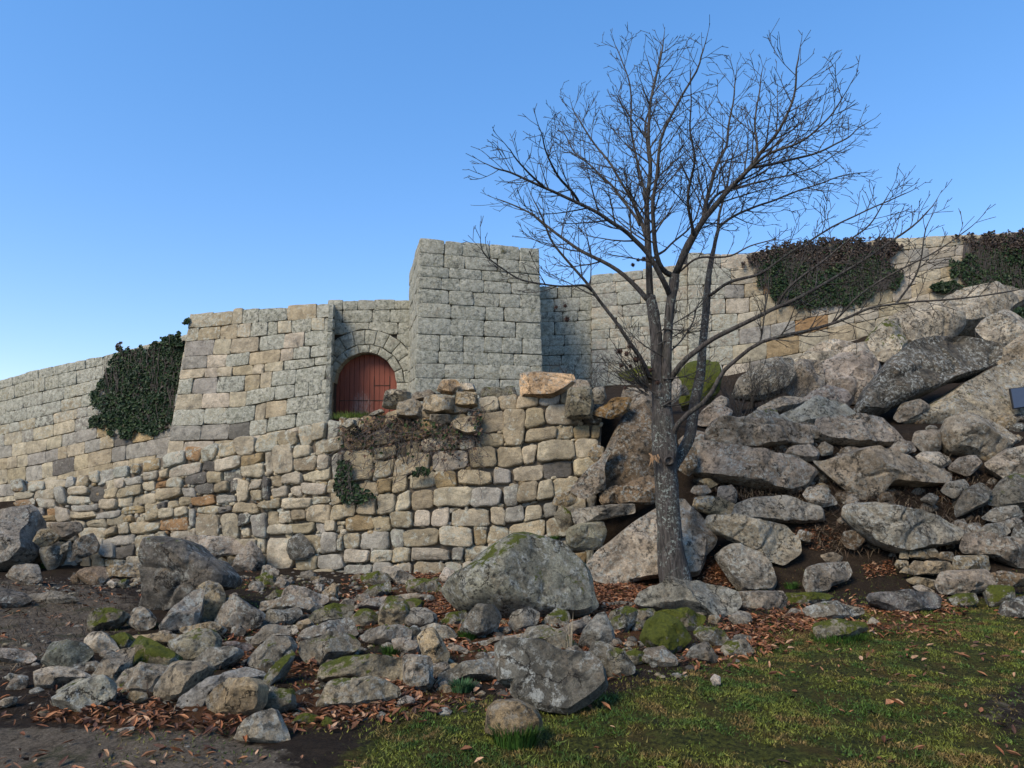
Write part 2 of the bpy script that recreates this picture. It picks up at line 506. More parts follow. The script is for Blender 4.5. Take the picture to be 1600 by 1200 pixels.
tag(ground, "sloping earth with mossy turf and bare soil", "ground", kind="structure")
# ---------------------------------------------------------------- masonry
TAN, PALE, GREY, DARK, RUST, OCHRE = (0.40,0.325,0.205), (0.47,0.40,0.29), (0.335,0.305,0.245), (0.15,0.135,0.11), (0.33,0.20,0.095), (0.37,0.27,0.14)
BUFF = (0.455,0.385,0.26)

def jit(c, rnd, a=0.12):
    k = 1 + rnd.uniform(-a, a)
    return tuple(max(0.01, x * k * (1 + rnd.uniform(-0.012, 0.012))) for x in c)

def pick(rnd, table):
    t = rnd.random() * sum(w for _, w in table)
    for c, w in table:
        t -= w
        if t <= 0: return c
    return table[-1][0]

class Face:
    """a wall face through columns ((px,py,Y) top, (px,py,Y) bottom)"""
    def __init__(s, cols):
        s.T = [at(*c[0]) for c in cols]; s.B = [at(*c[1]) for c in cols]
        s.prep()
    def prep(s):
        m = [(a + b) / 2 for a, b in zip(s.T, s.B)]
        s.U = [0.0]
        for i in range(1, len(m)): s.U.append(s.U[-1] + (m[i] - m[i-1]).length)
        s.L = s.U[-1]
        s.H = sum((a - b).length for a, b in zip(s.T, s.B)) / len(s.T)
    def seg(s, u):
        i = 0
        while i < len(s.U) - 2 and u > s.U[i+1]: i += 1
        return i, (u - s.U[i]) / (s.U[i+1] - s.U[i])
    def p(s, u, v):
        i, t = s.seg(u)
        b = s.B[i].lerp(s.B[i+1], t) if 0 <= t <= 1 else s.B[i] + (s.B[i+1] - s.B[i]) * t
        a = s.T[i].lerp(s.T[i+1], t) if 0 <= t <= 1 else s.T[i] + (s.T[i+1] - s.T[i]) * t
        return b + (a - b) * v
    def h(s, u):
        return (s.p(u, 1) - s.p(u, 0)).length
    def n(s, u):
        e = 0.05
        du = s.p(min(u + e, s.L), 0.5) - s.p(max(u - e, 0), 0.5)
        dv = s.p(u, 1) - s.p(u, 0)
        n = du.cross(dv).normalized()
        return n

def stone(mb, face, q, col, rnd, gap=0.012, bev=0.035, deep=0.16, power=5.0, proud=0.0, nb=20, rough=0.014, clip=None):
    """one dressed or rough block: q = four (u, v) corners, counter-clockwise from lower left"""
    um = sum(c[0] for c in q) / 4; H = face.h(um); N = face.n(um)
    w = max(0.02, (q[1][0] - q[0][0] + q[2][0] - q[3][0]) / 2); h = max(0.02, (q[3][1] - q[0][1] + q[2][1] - q[1][1]) / 2 * H)
    sx, sy = max(0.3, 1 - 2*gap / w), max(0.3, 1 - 2*gap / h)
    bx, by = min(0.45, bev / (w/2)), min(0.45, bev / (h/2))
    rings = [(0.0, -deep), (0.0, -bev*0.9), (0.38, -bev*0.28), (1.0, 0.0), (2.4, 0.004)]
    vs, fs = [], []
    ofs = Vector((rnd.uniform(0, 50), rnd.uniform(0, 50), 0))
    for (k, d) in rings:
        kx, ky = sx * max(0.12, 1 - bx*k), sy * max(0.12, 1 - by*k)
        for i in range(nb):
            th = 2*math.pi*(i + 0.5) / nb
            c, sn = math.cos(th), math.sin(th)
            m = (abs(c)**power + abs(sn)**power) ** (-1/power)
            a, b = c*m*kx, sn*m*ky
            wx, wy = (a + 1)/2, (b + 1)/2
            u = (q[0][0]*(1-wx) + q[1][0]*wx)*(1-wy) + (q[3][0]*(1-wx) + q[2][0]*wx)*wy
            v = (q[0][1]*(1-wx) + q[1][1]*wx)*(1-wy) + (q[3][1]*(1-wx) + q[2][1]*wx)*wy
            if clip:
                u, v = clip(u, v)
            P = face.p(u, v)
            nz = noise.noise_vector(P * 4.5 + ofs)
            nf = noise.noise_vector(P * 13 + ofs)
            off = nz * rough + nf * (rough * 0.5)
            vs.append(P + N * (d + proud) + off)
    u = um; v = sum(c[1] for c in q)/4
    if clip: u, v = clip(u, v)
    vs.append(face.p(u, v) + N * (0.012 + proud + rnd.uniform(-rough, rough)))
    R_ = len(rings)
    for j in range(R_ - 1):
        for i in range(nb):
            i2 = (i+1) % nb
            fs.append((j*nb+i, j*nb+i2, (j+1)*nb+i2, (j+1)*nb+i))
    for i in range(nb):
        fs.append(((R_-1)*nb+i, (R_-1)*nb+(i+1) % nb, R_*nb))
    mb.add(vs, fs, col)

def courses(mb, face, rnd, ch, sw, table, lich, gap=0.004, bev=0.013, jv=0.006, ju=0.02, power=14, proud=0.015, rough=0.012, skip=None, clip=None, top_ragged=0.0, spots=0.0):
    n = max(2, round(face.H / ch))
    hs = [rnd.uniform(0.72, 1.22) for _ in range(n)]
    t = sum(hs); v = 0
    for r in range(n):
        v0, v1 = v, v + hs[r] / t; v = v1
        us = [0.0]
        while us[-1] < face.L:
            us.append(us[-1] + rnd.uniform(*sw))
        if face.L - us[-2] < sw[0] * 0.5 and len(us) > 2: us.pop(-2)
        us[-1] = face.L
        for i in range(len(us) - 1):
            a, b = us[i], us[i+1]
            H = face.h((a+b)/2)
            J = lambda: rnd.uniform(-jv, jv) / H
            K = lambda e: 0 if e else rnd.uniform(-ju, ju)
            e0, e1 = i == 0, i == len(us) - 2
            tv = (rnd.uniform(-top_ragged, top_ragged*0.5) / H) if r == n - 1 else 0
            q = [(a+K(e0), v0+J()), (b+K(e1), v0+J()), (b+K(e1), v1+J()+tv), (a+K(e0), v1+J()+tv)]
            if skip and skip(q): continue
            um, vm = (a+b)/2, (v0+v1)/2
            c = jit(pick(rnd, table(um, vm)), rnd)
            L = lich(um, vm) + (1.0 if rnd.random() < spots else 0)
            stone(mb, face, q, (*c, max(-0.5, min(1.3, L + rnd.uniform(-0.2, 0.2)))), rnd, gap=gap, bev=bev, power=power,
                  proud=rnd.uniform(-proud, proud), rough=rough, clip=clip)

def slab(face, back, thick, extra=0.0, into=None):
    """the solid body behind a face: follows it, `thick` metres deep"""
    mb = MB(); n = 0
    k = max(2, int(face.L / 1.0))
    rows = []
    for i in range(k + 1):
        u = face.L * i / k
        N = face.n(u)
        hn = Vector((N.x, N.y, 0)).normalized() if into is None else -Vector(into).normalized()
        h = face.h(u)
        f0, f1 = face.p(u, 0) - N*back, face.p(u, 1 - 0.05/h) - N*back
        rows.append([f0 - Vector((0,0,extra)), f1, f1 - hn*thick, f0 - hn*thick - Vector((0,0,extra))])
    vs = [p for r in rows for p in r]; fs = []
    for i in range(k):
        for j in range(4):
            j2 = (j+1) % 4
            fs.append((i*4+j, (i+1)*4+j, (i+1)*4+j2, i*4+j2))
    fs.append((0,1,2,3)); fs.append((k*4+3, k*4+2, k*4+1, k*4))
    mb.add(vs, fs)
    return mb

def wall_thing(name, label, cat, face, origin):
    return tag(empty(name, origin), label, cat)

# ---- left curtain wall
rnd = random.Random(11)
fl = Face([((-260,672,33),(-260,850,32)), ((-100,630,31),(-100,820,30)), ((0,594,29),(0,795,28.4)), ((60,577,28),(60,790,27.4)), ((165,555,26.8),(160,765,26.2)), ((300,520,25.6),(285,745,25.0))])
wl = wall_thing("curtain_wall", "long low granite curtain wall falling away at the left edge, grey lichened top over pale lower courses", "wall", fl, fl.p(fl.L/2, 0))
mb = MB()
courses(mb, fl, rnd, 0.49, (0.5, 1.35), lambda u, v: [(GREY, 2 + 4*v), (TAN, 3 - 2*v), (BUFF, 4*(1-v)), (OCHRE, 1.2*(1-v)), (DARK, 0.35)],
        lambda u, v: -0.1 + 1.0*min(1, max(0, (v-0.35)*2.2)) * (1.0 if u < fl.L*0.86 else 0.7), jv=0.02, rough=0.016)
mb.build("facing_stones", M_WALL, wl, smooth=60)
slab(fl, 0.09, 1.6, 1.0).build("wall_core", M_CORE, wl)

# ---- bastion left of the gate
fb = Face([((297,490,24.9),(256,735,24.3)), ((380,482,24.5),(360,735,23.9)), ((521,474,23.6),(512,700,23.2))])
wb = wall_thing("bastion_wall", "tan and grey ashlar wall with a leaning left corner, between the dark ivy and the red gate", "wall", fb, fb.p(fb.L/2, 0))
mb = MB()
rnd = random.Random(5)
courses(mb, fb, rnd, 0.50, (0.42, 1.3), lambda u, v: [(BUFF, 3.2), (PALE, 2.0), (TAN, 2.4), (GREY, 1.4), (DARK, 0.7*(0.4+v)), (RUST, 0.35)] if u < fb.L*0.76 + 0.9*math.sin(v*9) else [(GREY, 3), (PALE, 1)],
        lambda u, v: (-0.1 if v < 0.8 else 0.25) if u < fb.L*0.76 + 0.9*math.sin(v*9) else 0.95, jv=0.035, ju=0.035, rough=0.018, top_ragged=0.05, spots=0.17)
mb.build("facing_stones", M_WALL, wb, smooth=60)
slab(fb, 0.10, 1.6, 1.0, into=(-0.36, 1, 0)).build("wall_core", M_CORE, wb)
# its short left return and the right jamb side
fr = Face([((521,474,23.6),(512,700,23.2)), ((521.5,474,24.6),(513.5,694,24.5))])
fr2 = Face([((303,492,26.8),(263,732,26.6)), ((297,490,24.9),(256,735,24.3))])
mb = MB(); rnd = random.Random(6)
courses(mb, fr, rnd, 0.5, (0.5, 1.1), lambda u, v: [(GREY, 3), (DARK, 1)], lambda u, v: 0.8)
courses(mb, fr2, rnd, 0.5, (0.6, 1.1), lambda u, v: [(BUFF, 3), (GREY, 2)], lambda u, v: 0.4)
mb.build("return_stones", M_WALL, wb, smooth=60)

# ---- gate wall with its arch
fg = Face([((512,469,24.4),(504,720,24.4)), ((660,467,24.4),(662,720,24.4))])
wg = wall_thing("gate_wall", "grey lichened granite wall with the round arched red gate, beside the tower", "wall", fg, fg.p(fg.L/2, 0))
# arch centre and radius in (u, metres up) on the face
def uv_of(px, py):
    P = at(px, py, 24.4)
    A, B = fg.p(0, 0), fg.p(fg.L, 0)
    u = (P.x - A.x) / (B.x - A.x) * fg.L
    return u, (P.z - A.z)
GH = fg.h(fg.L/2)
cu, cz = uv_of(572.5, 598)
RA = abs(uv_of(621.5, 598)[0] - cu)
sill = uv_of(572, 668)[1]
def in_arch(u, z, r): return (z >= cz and (u-cu)**2 + (z-cz)**2 < r*r) or (z < cz and abs(u-cu) < r)
def clip_arch(r):
    def f(u, v):
        z = v*GH
        if z < cz:
            if abs(u-cu) < r: u = cu + (r if u > cu else -r)
        else:
            d = math.hypot(u-cu, z-cz)
            if d < r and d > 1e-6:
                u = cu + (u-cu)*r/d; z = cz + (z-cz)*r/d
        return u, z/GH
    return f
RO = RA + 0.86
rnd = random.Random(8)
mb = MB()
courses(mb, fg, rnd, 0.45, (0.5, 1.1), lambda u, v: [(GREY, 4), (TAN, 0.7), (PALE, 0.8)], lambda u, v: 0.9,
        skip=lambda q: all(in_arch(c[0], c[1]*GH, RO) for c in q) or in_arch(sum(c[0] for c in q)/4, sum(c[1] for c in q)/4*GH, RO - 0.1),
        clip=clip_arch(RO), jv=0.02, rough=0.016, top_ragged=0.04)
mb.build("facing_stones", M_WALL, wg, smooth=60)
mb = MB()
def ringstones(r0, r1, n, a0, a1, proud):
    t = a0
    ws = [rnd.uniform(0.8, 1.25) for _ in range(n)]
    k = (a1-a0)/sum(ws)
    for w in ws:
        t1 = t + w*k
        q = []
        for (a, r) in ((t1, r0), (t, r0), (t, r1), (t1, r1)):
            q.append((cu + math.cos(a)*r, (cz + math.sin(a)*r)/GH))
        # order lower-left, lower-right, upper-right, upper-left along the ring
        stone_poly(mb, fg, q, (*jit(GREY, rnd), 0.85), rnd, proud)
        t = t1
def stone_poly(mb, face, q, col, rnd, proud):
    c = (sum(p[0] for p in q)/4, sum(p[1] for p in q)/4)
    N = face.n(c[0]); vs, fs = [], []
    pts = []
    for i in range(4):
        a, b = q[i], q[(i+1) % 4]
        for t in (0, 0.25, 0.5, 0.75): pts.append((a[0]+(b[0]-a[0])*t, a[1]+(b[1]-a[1])*t))
    n = len(pts)
    for (k, d) in ((0.965, -0.45), (0.965, -0.03), (0.93, -0.008), (0.84, 0.0)):
        for p in pts:
            P = face.p(c[0]+(p[0]-c[0])*k, c[1]+(p[1]-c[1])*k)
            vs.append(P + N*(d+proud) + noise.noise_vector(P*6)*0.014)
    vs.append(face.p(*c) + N*(proud+0.01))
    for j in range(3):
        for i in range(n):
            fs.append((j*n+i, j*n+(i+1) % n, (j+1)*n+(i+1) % n, (j+1)*n+i))
    for i in range(n): fs.append((3*n+i, 3*n+(i+1) % n, 4*n))
    mb.add(vs, fs, col)
ringstones(RA, RA+0.30, 9, 0.0, math.pi, 0.02)
ringstones(RA+0.30, RO, 12, 0.0, math.pi, 0.0)
# jamb blocks below the spring line
for side in (-1, 1):
    z = sill - 0.4
    while z < cz - 0.05:
        z1 = min(cz, z + rnd.uniform(0.4, 0.6))
        if cz - z1 < 0.2: z1 = cz
        a, b = (cu - RO, cu - RA) if side < 0 else (cu + RA, cu + RO)
        stone_poly(mb, fg, [(a, z/GH), (b, z/GH), (b, z1/GH), (a, z1/GH)], (*jit(GREY, rnd), 0.8), rnd, 0.0)
        z = z1
mb.build("arch_stones", M_WALL, wg, smooth=60)
# body behind the face, leaving the arch open
mb = MB()
ang = [math.pi*i/24 for i in range(25)]
op = [(cu + RA + 0.03, sill-0.5)] + [(cu + math.cos(a)*(RA+0.03), cz + math.sin(a)*(RA+0.03)) for a in ang] + [(cu - RA - 0.03, sill-0.5)]
def outer(u, z):
    d = Vector((u-cu, z-cz)); d.normalize()
    return d
zt, z0 = GH - 0.06, sill - 0.5
out = [(fg.L, z0)]
for a in ang:
    c, s_ = math.cos(a), math.sin(a)
    k = min(((fg.L - cu)/c) if c > 1e-6 else 1e9, (-cu/c) if c < -1e-6 else 1e9, ((zt-cz)/s_) if s_ > 1e-6 else 1e9)
    out.append((cu + c*k, cz + s_*k))
out.append((0, z0))
N = fg.n(fg.L/2)
vs, fs = [], []
for d in (-0.10, -1.5):
    for p in op: vs.append(fg.p(p[0], p[1]/GH) + N*d)
    for p in out: vs.append(fg.p(p[0], p[1]/GH) + N*d)
n = len(op)
for i in range(n-1):
    fs.append((i, i+1, n+i+1, n+i)); fs.append((2*n+i, 3*n+i, 3*n+i+1, 2*n+i+1))
    fs.append((i, 2*n+i, 2*n+i+1, i+1)); fs.append((n+i, n+i+1, 3*n+i+1, 3*n+i))
mb.add(vs, fs); mb.build("wall_core", M_CORE, wg)
# the red door: two leaves of planks, dark strips for shaded grooves, wicket lines
dn = -0.42
def P3(u, z, d): return fg.p(u, z/GH) + N*(dn + d)
def door_box(mb, u0, u1, z0, z1, d0, d1):
    if z1 - z0 < 0.01: return
    mb.hexa([P3(u0,z0,d0), P3(u1,z0,d0), P3(u1,z0,d0-0.05), P3(u0,z0,d0-0.05), P3(u0,z1,d1), P3(u1,z1,d1), P3(u1,z1,d1-0.05), P3(u0,z1,d1-0.05)])
dorg = P3(cu, sill, 0)
door = tag(empty("gate_door", dorg - Vector(wg.location)), "faded brick red plank gate with worn pale patches")
door.parent = wg
def leaf(name, ua, ub, npl):
    mb = MB(); w = (ub-ua)/npl; r = RA + 0.1
    for i in range(npl):
        a, b = ua + w*i + 0.006, ua + w*(i+1) - 0.006
        def zt_(u): return cz + math.sqrt(max(0.0, r*r - (u-cu)**2))
        z1a, z1b = zt_(a), zt_(b)
        d = 0.006 * random.uniform(-1, 1)
        mb.hexa([P3(a,sill-0.3,d), P3(b,sill-0.3,d), P3(b,sill-0.3,d-0.05), P3(a,sill-0.3,d-0.05), P3(a,z1a,d), P3(b,z1b,d), P3(b,z1b,d-0.05), P3(a,z1a,d-0.05)])
    return mb.build(name, M_DOOR, door, smooth=None)
leaf("door_leaf", cu - RA - 0.08, cu + 0.03, 7)
leaf("door_leaf", cu + 0.045, cu + RA + 0.08, 6)
mb = MB()
zz = lambda py: uv_of(572, py)[1]
uu = lambda px: uv_of(px, 600)[0]
for (a, b, c, d) in ((uu(527), uu(573.2), zz(624.2), zz(623.2)), (uu(527), uu(573.2), zz(647.2), zz(646.4)), (uu(575), uu(619), zz(624.2), zz(623.2))):
    door_box(mb, a, b, c, d, 0.012, 0.012)
mb.build("groove_shade", M_CORE, door)  # dark strips laid on the planks in place of shaded joint grooves
mb = MB()
wa, wb_, wz0, wz1 = uu(583), uu(607.5), zz(652), zz(585)
for (a, b, c, d) in ((wa-0.010, wa, wz0, wz1), (wb_, wb_+0.010, wz0, wz1), (wa-0.010, wb_+0.010, wz1, wz1+0.010), (wa, wb_, zz(600), zz(599.5))):
    door_box(mb, a, b, c, d, 0.02, 0.02)
mb.build("wicket_lines", M_CORE, door)  # thin dark strips standing for the shaded gaps of the wicket
mb = MB(); door_box(mb, cu + 0.028, cu + 0.068, sill - 0.3, cz + RA - 0.02, 0.03, 0.03); mb.build("meeting_strip", M_DOOR, door)
# back board so nothing shows through the plank gaps
mb = MB()
bp = [(cu - RA - 0.1, sill - 0.4)] + [(cu + math.cos(math.pi - a)*(RA+0.12), cz + math.sin(a)*(RA+0.12)) for a in ang] + [(cu + RA + 0.1, sill - 0.4)]
vs = [P3(u, z, -0.06) for u, z in bp] + [P3(u, z, -0.10) for u, z in bp]
m_ = len(bp)
mb.add(vs, [tuple(range(m_))[::-1], tuple(range(m_, 2*m_))] + [(i, (i+1) % m_, m_+(i+1) % m_, m_+i) for i in range(m_)])
mb.build("backing_board", M_CORE, door)

# ---- tower
ft = Face([((656,372,21.0),(646,660,20.9)), ((842,388,22.0),(850,660,21.9))])
fts = Face([((639.5,426,24.9),(635,655,24.8)), ((656,372,21.0),(646,660,20.9))])
ftr = Face([((842,388,22.0),(850,660,21.9)), ((829,400,25.4),(834,655,25.3))])
wt = wall_thing("square_tower", "square grey granite tower covered in lichen, rising right of the red gate", "tower", ft, ft.p(ft.L/2, 0))
mb = MB(); rnd = random.Random(21)
for f_ in (ft, fts, ftr):
    courses(mb, f_, rnd, 0.47, (0.55, 1.15), lambda u, v: [(GREY, 5), (PALE, 1.3), (TAN, 0.5)], lambda u, v: 0.95, jv=0.012, rough=0.014, bev=0.011, gap=0.003, top_ragged=0.03)
mb.build("facing_stones", M_WALL, wt, smooth=60)
mb = MB()
def inw(P, c): return P + (c - P).normalized() * 0.16
fcs = [ft.p(0,0), ft.p(ft.L,0), ftr.p(ftr.L,0), fts.p(0,0)]
tps = [ft.p(0,0.985), ft.p(ft.L,0.985), ftr.p(ftr.L,0.985), fts.p(0,0.985)]
tps[2].z = tps[3].z = tps[0].z - 0.1
cb = sum(fcs, Vector())/4; ct = sum(tps, Vector())/4
mb.hexa([inw(p, cb) for p in fcs] + [inw(p, ct) for p in tps])
mb.build("tower_core", M_CORE, wt)

# ---- curtain walls right of the tower
fc1 = Face([((836,448,25.2),(838,640,25.2)), ((930,443,25.4),(930,640,25.3))])
w1 = wall_thing("curtain_wall", "short shaded lichened curtain wall tucked between the square tower and the longer right wall", "wall", fc1, fc1.p(fc1.L/2, 0))
mb = MB(); rnd = random.Random(31)
courses(mb, fc1, rnd, 0.45, (0.5, 1.1), lambda u, v: [(GREY, 4), (DARK, 1.5), (TAN, 0.6)], lambda u, v: 0.9, jv=0.015)
mb.build("facing_stones", M_WALL, w1, smooth=60)
slab(fc1, 0.1, 1.5, 0.5).build("wall_core", M_CORE, w1)

fc2 = Face([((1076,394,25.05),(1076,640,24.85)), ((1160,396,25.0),(1160,630,24.8)), ((1240,384,25.1),(1240,615,24.9)), ((1420,371,25.2),(1420,560,25.0)), ((1500,367,25.2),(1500,520,25.0)), ((1600,361,25.2),(1600,505,25.0)), ((1800,352,25.2),(1800,490,25.0))])
fc3 = Face([((924,429,25.3),(924,640,25.1)), ((1079,412,25.3),(1079,640,25.1))])
w2 = wall_thing("curtain_wall", "long high pale ashlar curtain wall behind the bare tree, with ivy hanging over its top", "wall", fc2, fc2.p(fc2.L/2, 0))
mb = MB(); rnd = random.Random(41)
courses(mb, fc2, rnd, 0.47, (0.55, 1.35), lambda u, v: [(BUFF, 3), (PALE, 2.6), (TAN, 1.5), (GREY, 1.2), (RUST, 0.22), (OCHRE, 0.3)] if u > 1.8 else [(GREY, 3), (PALE, 2.2), (BUFF, 1)],
        lambda u, v: 0.7 if u < 1.6 else -0.1 + 0.3*(v > 0.85), jv=0.015, top_ragged=0.05)
courses(mb, fc3, rnd, 0.47, (0.55, 1.2), lambda u, v: [(GREY, 3), (PALE, 2.4), (BUFF, 1.6)], lambda u, v: 0.6, jv=0.015, top_ragged=0.05)
mb.build("facing_stones", M_WALL, w2, smooth=60)
slab(fc2, 0.1, 1.8, 0.5).build("wall_core", M_CORE, w2)
slab(fc3, 0.1, 1.5, 0.5).build("wall_core", M_CORE, w2)

# ---- lower dry stone wall: rubble at the left, squared blocks at the right
fd = Face([((18,752,13.9),(30,905,13.2)), ((140,738,13.7),(145,905,13.1)), ((280,702,13.4),(288,905,12.9)), ((400,680,13.1),(402,910,12.7)), ((520,655,12.8),(520,912,12.4)), ((600,645,12.6),(600,912,12.2)), ((640,632,12.55),(640,912,12.15)), ((700,622,12.5),(700,912,12.1)), ((800,614,12.5),(800,915,12.0)), ((868,606,12.5),(872,900,12.0)), ((945,604,12.6),(925,890,12.0))])
wd = wall_thing("dry_stone_wall", "long low dry stone wall of tan rubble and squared blocks, stepping below the gate and tower", "wall", fd, fd.p(fd.L/2, 0))
mb = MB(); rnd = random.Random(52)
def rubble(mb, face, rnd):
    u_split = None
    n = 10
    hs = [rnd.uniform(0.8, 1.2) for _ in range(n)]
    vb = [0.0]
    for h in hs: vb.append(vb[-1] + h)
    vb = [x / vb[-1] for x in vb]
    # squared part right of u1; finer rubble left of it
    u1 = face.U[4] + 0.2
    def fill(rows, ua, ub, wr, jv, ju, span, tab, lich, pw, fil):
        occ = [[] for _ in range(len(rows) + 2)]
        for r in range(len(rows) - 1):
            u = ua
            blocked = sorted(occ[r])
            while u < ub - 0.02:
                hitb = [b for b in blocked if b[0] - 0.03 <= u < b[1] - 0.01]
                if hitb:
                    u = hitb[0][1]; continue
                nxt = min([b[0] for b in blocked if b[0] > u] + [ub])
                H = face.h(u)
                w = rnd.uniform(*wr) * (0.85 + 0.3*rnd.random())
                if nxt - u - w < wr[0] * 0.55: w = nxt - u
                if w > wr[1]*1.5: w = w / 2
                two = rnd.random() < span and r < len(rows) - 2
                v0, v1 = rows[r], rows[r + (2 if two else 1)]
                if two: occ[r+1].append((u, u+w))
                hh = (v1 - v0) * H
                J = lambda: rnd.uniform(-jv, jv) / H
                K = lambda: rnd.uniform(-ju, ju)
                sh = rnd.uniform(0, 0.12) if rnd.random() < 0.3 else 0
                q = [(u+K(), v0+J()), (u+w+K(), v0+J()), (u+w+K(), v1+J()-sh*(v1-v0)), (u+K(), v1+J()-rnd.uniform(0, sh)*(v1-v0))]
                um, vm = u + w/2, (v0+v1)/2
                c = jit(pick(rnd, tab(um, vm)), rnd, 0.2)
                stone(mb, face, q, (*c, max(-.4, lich(um, vm) + rnd.uniform(-0.25, 0.3))), rnd, gap=rnd.uniform(0.003, 0.014), bev=rnd.uniform(0.014, 0.034),
                      power=rnd.uniform(*pw), proud=rnd.uniform(-0.05, 0.045), rough=0.026, deep=0.2, nb=24)
                u += w
        for _ in range(fil):
            r = rnd.randrange(1, len(rows) - 1)
            u = rnd.uniform(ua, ub); H = face.h(u)
            v = rows[r] + rnd.uniform(-0.02, 0.02)
            a, b = rnd.uniform(0.03, 0.075), rnd.uniform(0.025, 0.05)
            q = [(u-a+rnd.uniform(-.02,.02), v-b/H), (u+a, v-b/H+rnd.uniform(-.02,.02)/H), (u+a, v+b/H), (u-a+rnd.uniform(-.02,.02), v+b/H)]
            c = jit(pick(rnd, tab(u, v)), rnd, 0.25)
            stone(mb, face, q, (*c, 0.2), rnd, gap=0.0, bev=0.025, power=3, proud=rnd.uniform(-0.07, -0.02), rough=0.012, nb=12)
    rows_l = [0.0]
    while rows_l[-1] < 1: rows_l.append(rows_l[-1] + rnd.uniform(0.075, 0.135))
    rows_l = [x / rows_l[-1] for x in rows_l]
    tabl = lambda u, v: [(TAN, 3.5), (BUFF, 3), (GREY, 1.6), (PALE, 1.8), (DARK, 0.6), (RUST, 0.5), (OCHRE, 0.9 + 0.6*(v > 0.8))]
    tabr = lambda u, v: [(TAN, 4), (BUFF, 3), (OCHRE, 0.7 + 0.5*(v > .5)), (PALE, 2.0), (GREY, 0.9 + 1.2*(v < 0.4)), (DARK, 0.25)]
    fill(rows_l, 0.0, u1, (0.18, 0.58), 0.05, 0.045, 0.13, tabl, lambda u, v: 0.08 + 0.3*(v > 0.85), (4, 10), 520)
    fill(vb, u1, face.L, (0.24, 0.66), 0.03, 0.035, 0.07, tabr, lambda u, v: -0.02 + 0.25*(v < 0.3), (6.0, 12.0), 260)
rubble(mb, fd, rnd)
mb.build("facing_stones", M_WALL, wd, smooth=60)
slab(fd, 0.085, 0.9, 0.4).build("wall_core", M_PACK, wd)
# ---------------------------------------------------------------- boulders and rubble
DIG = 0.0
KC = {'g': (0.235,0.23,0.215), 'd': (0.115,0.115,0.11), 't': (0.34,0.285,0.195), 'p': (0.38,0.36,0.315), 'm': (0.20,0.195,0.165),
      'o': (0.24,0.15,0.075), 'b': (0.155,0.12,0.085), 'k': (0.29,0.265,0.235), 'w': (0.43,0.405,0.375)}
KM = {'g': 0.25, 'd': 0.35, 't': 0.05, 'p': 0.1, 'm': 0.8, 'o': 0.0, 'b': 0.1, 'k': 0.1, 'w': 0.0}
ZONES = {'Z1': (0,860,460/1600), 'Z2': (400,860,460/1600), 'Z3': (760,860,460/1600), 'Z4': (1140,860,460/1600),
         'ZA': (0,660,500/1600), 'ZB': (1040,620,560/1600), 'ZC': (820,560,420/1200), 'ZM': (400,560,560/1600), 'ZR': (1040,340,560/1600)}

def chaikin(p, k):
    r = []
    n = len(p)
    for i in range(n):
        a, b = p[i], p[(i+1) % n]
        r.append((a[0]+(b[0]-a[0])*k, a[1]+(b[1]-a[1])*k)); r.append((b[0]-(b[0]-a[0])*k, b[1]-(b[1]-a[1])*k))
    return r

def resample(p, n):
    L = [0.0]; m = len(p)
    for i in range(m):
        a, b = p[i], p[(i+1) % m]
        L.append(L[-1] + math.hypot(b[0]-a[0], b[1]-a[1]))
    out = []; j = 0
    for i in range(n):
        t = L[-1]*i/n
        while L[j+1] < t: j += 1
        f = (t-L[j])/max(1e-9, L[j+1]-L[j]); a, b = p[j], p[(j+1) % m]
        out.append((a[0]+(b[0]-a[0])*f, a[1]+(b[1]-a[1])*f))
    return out

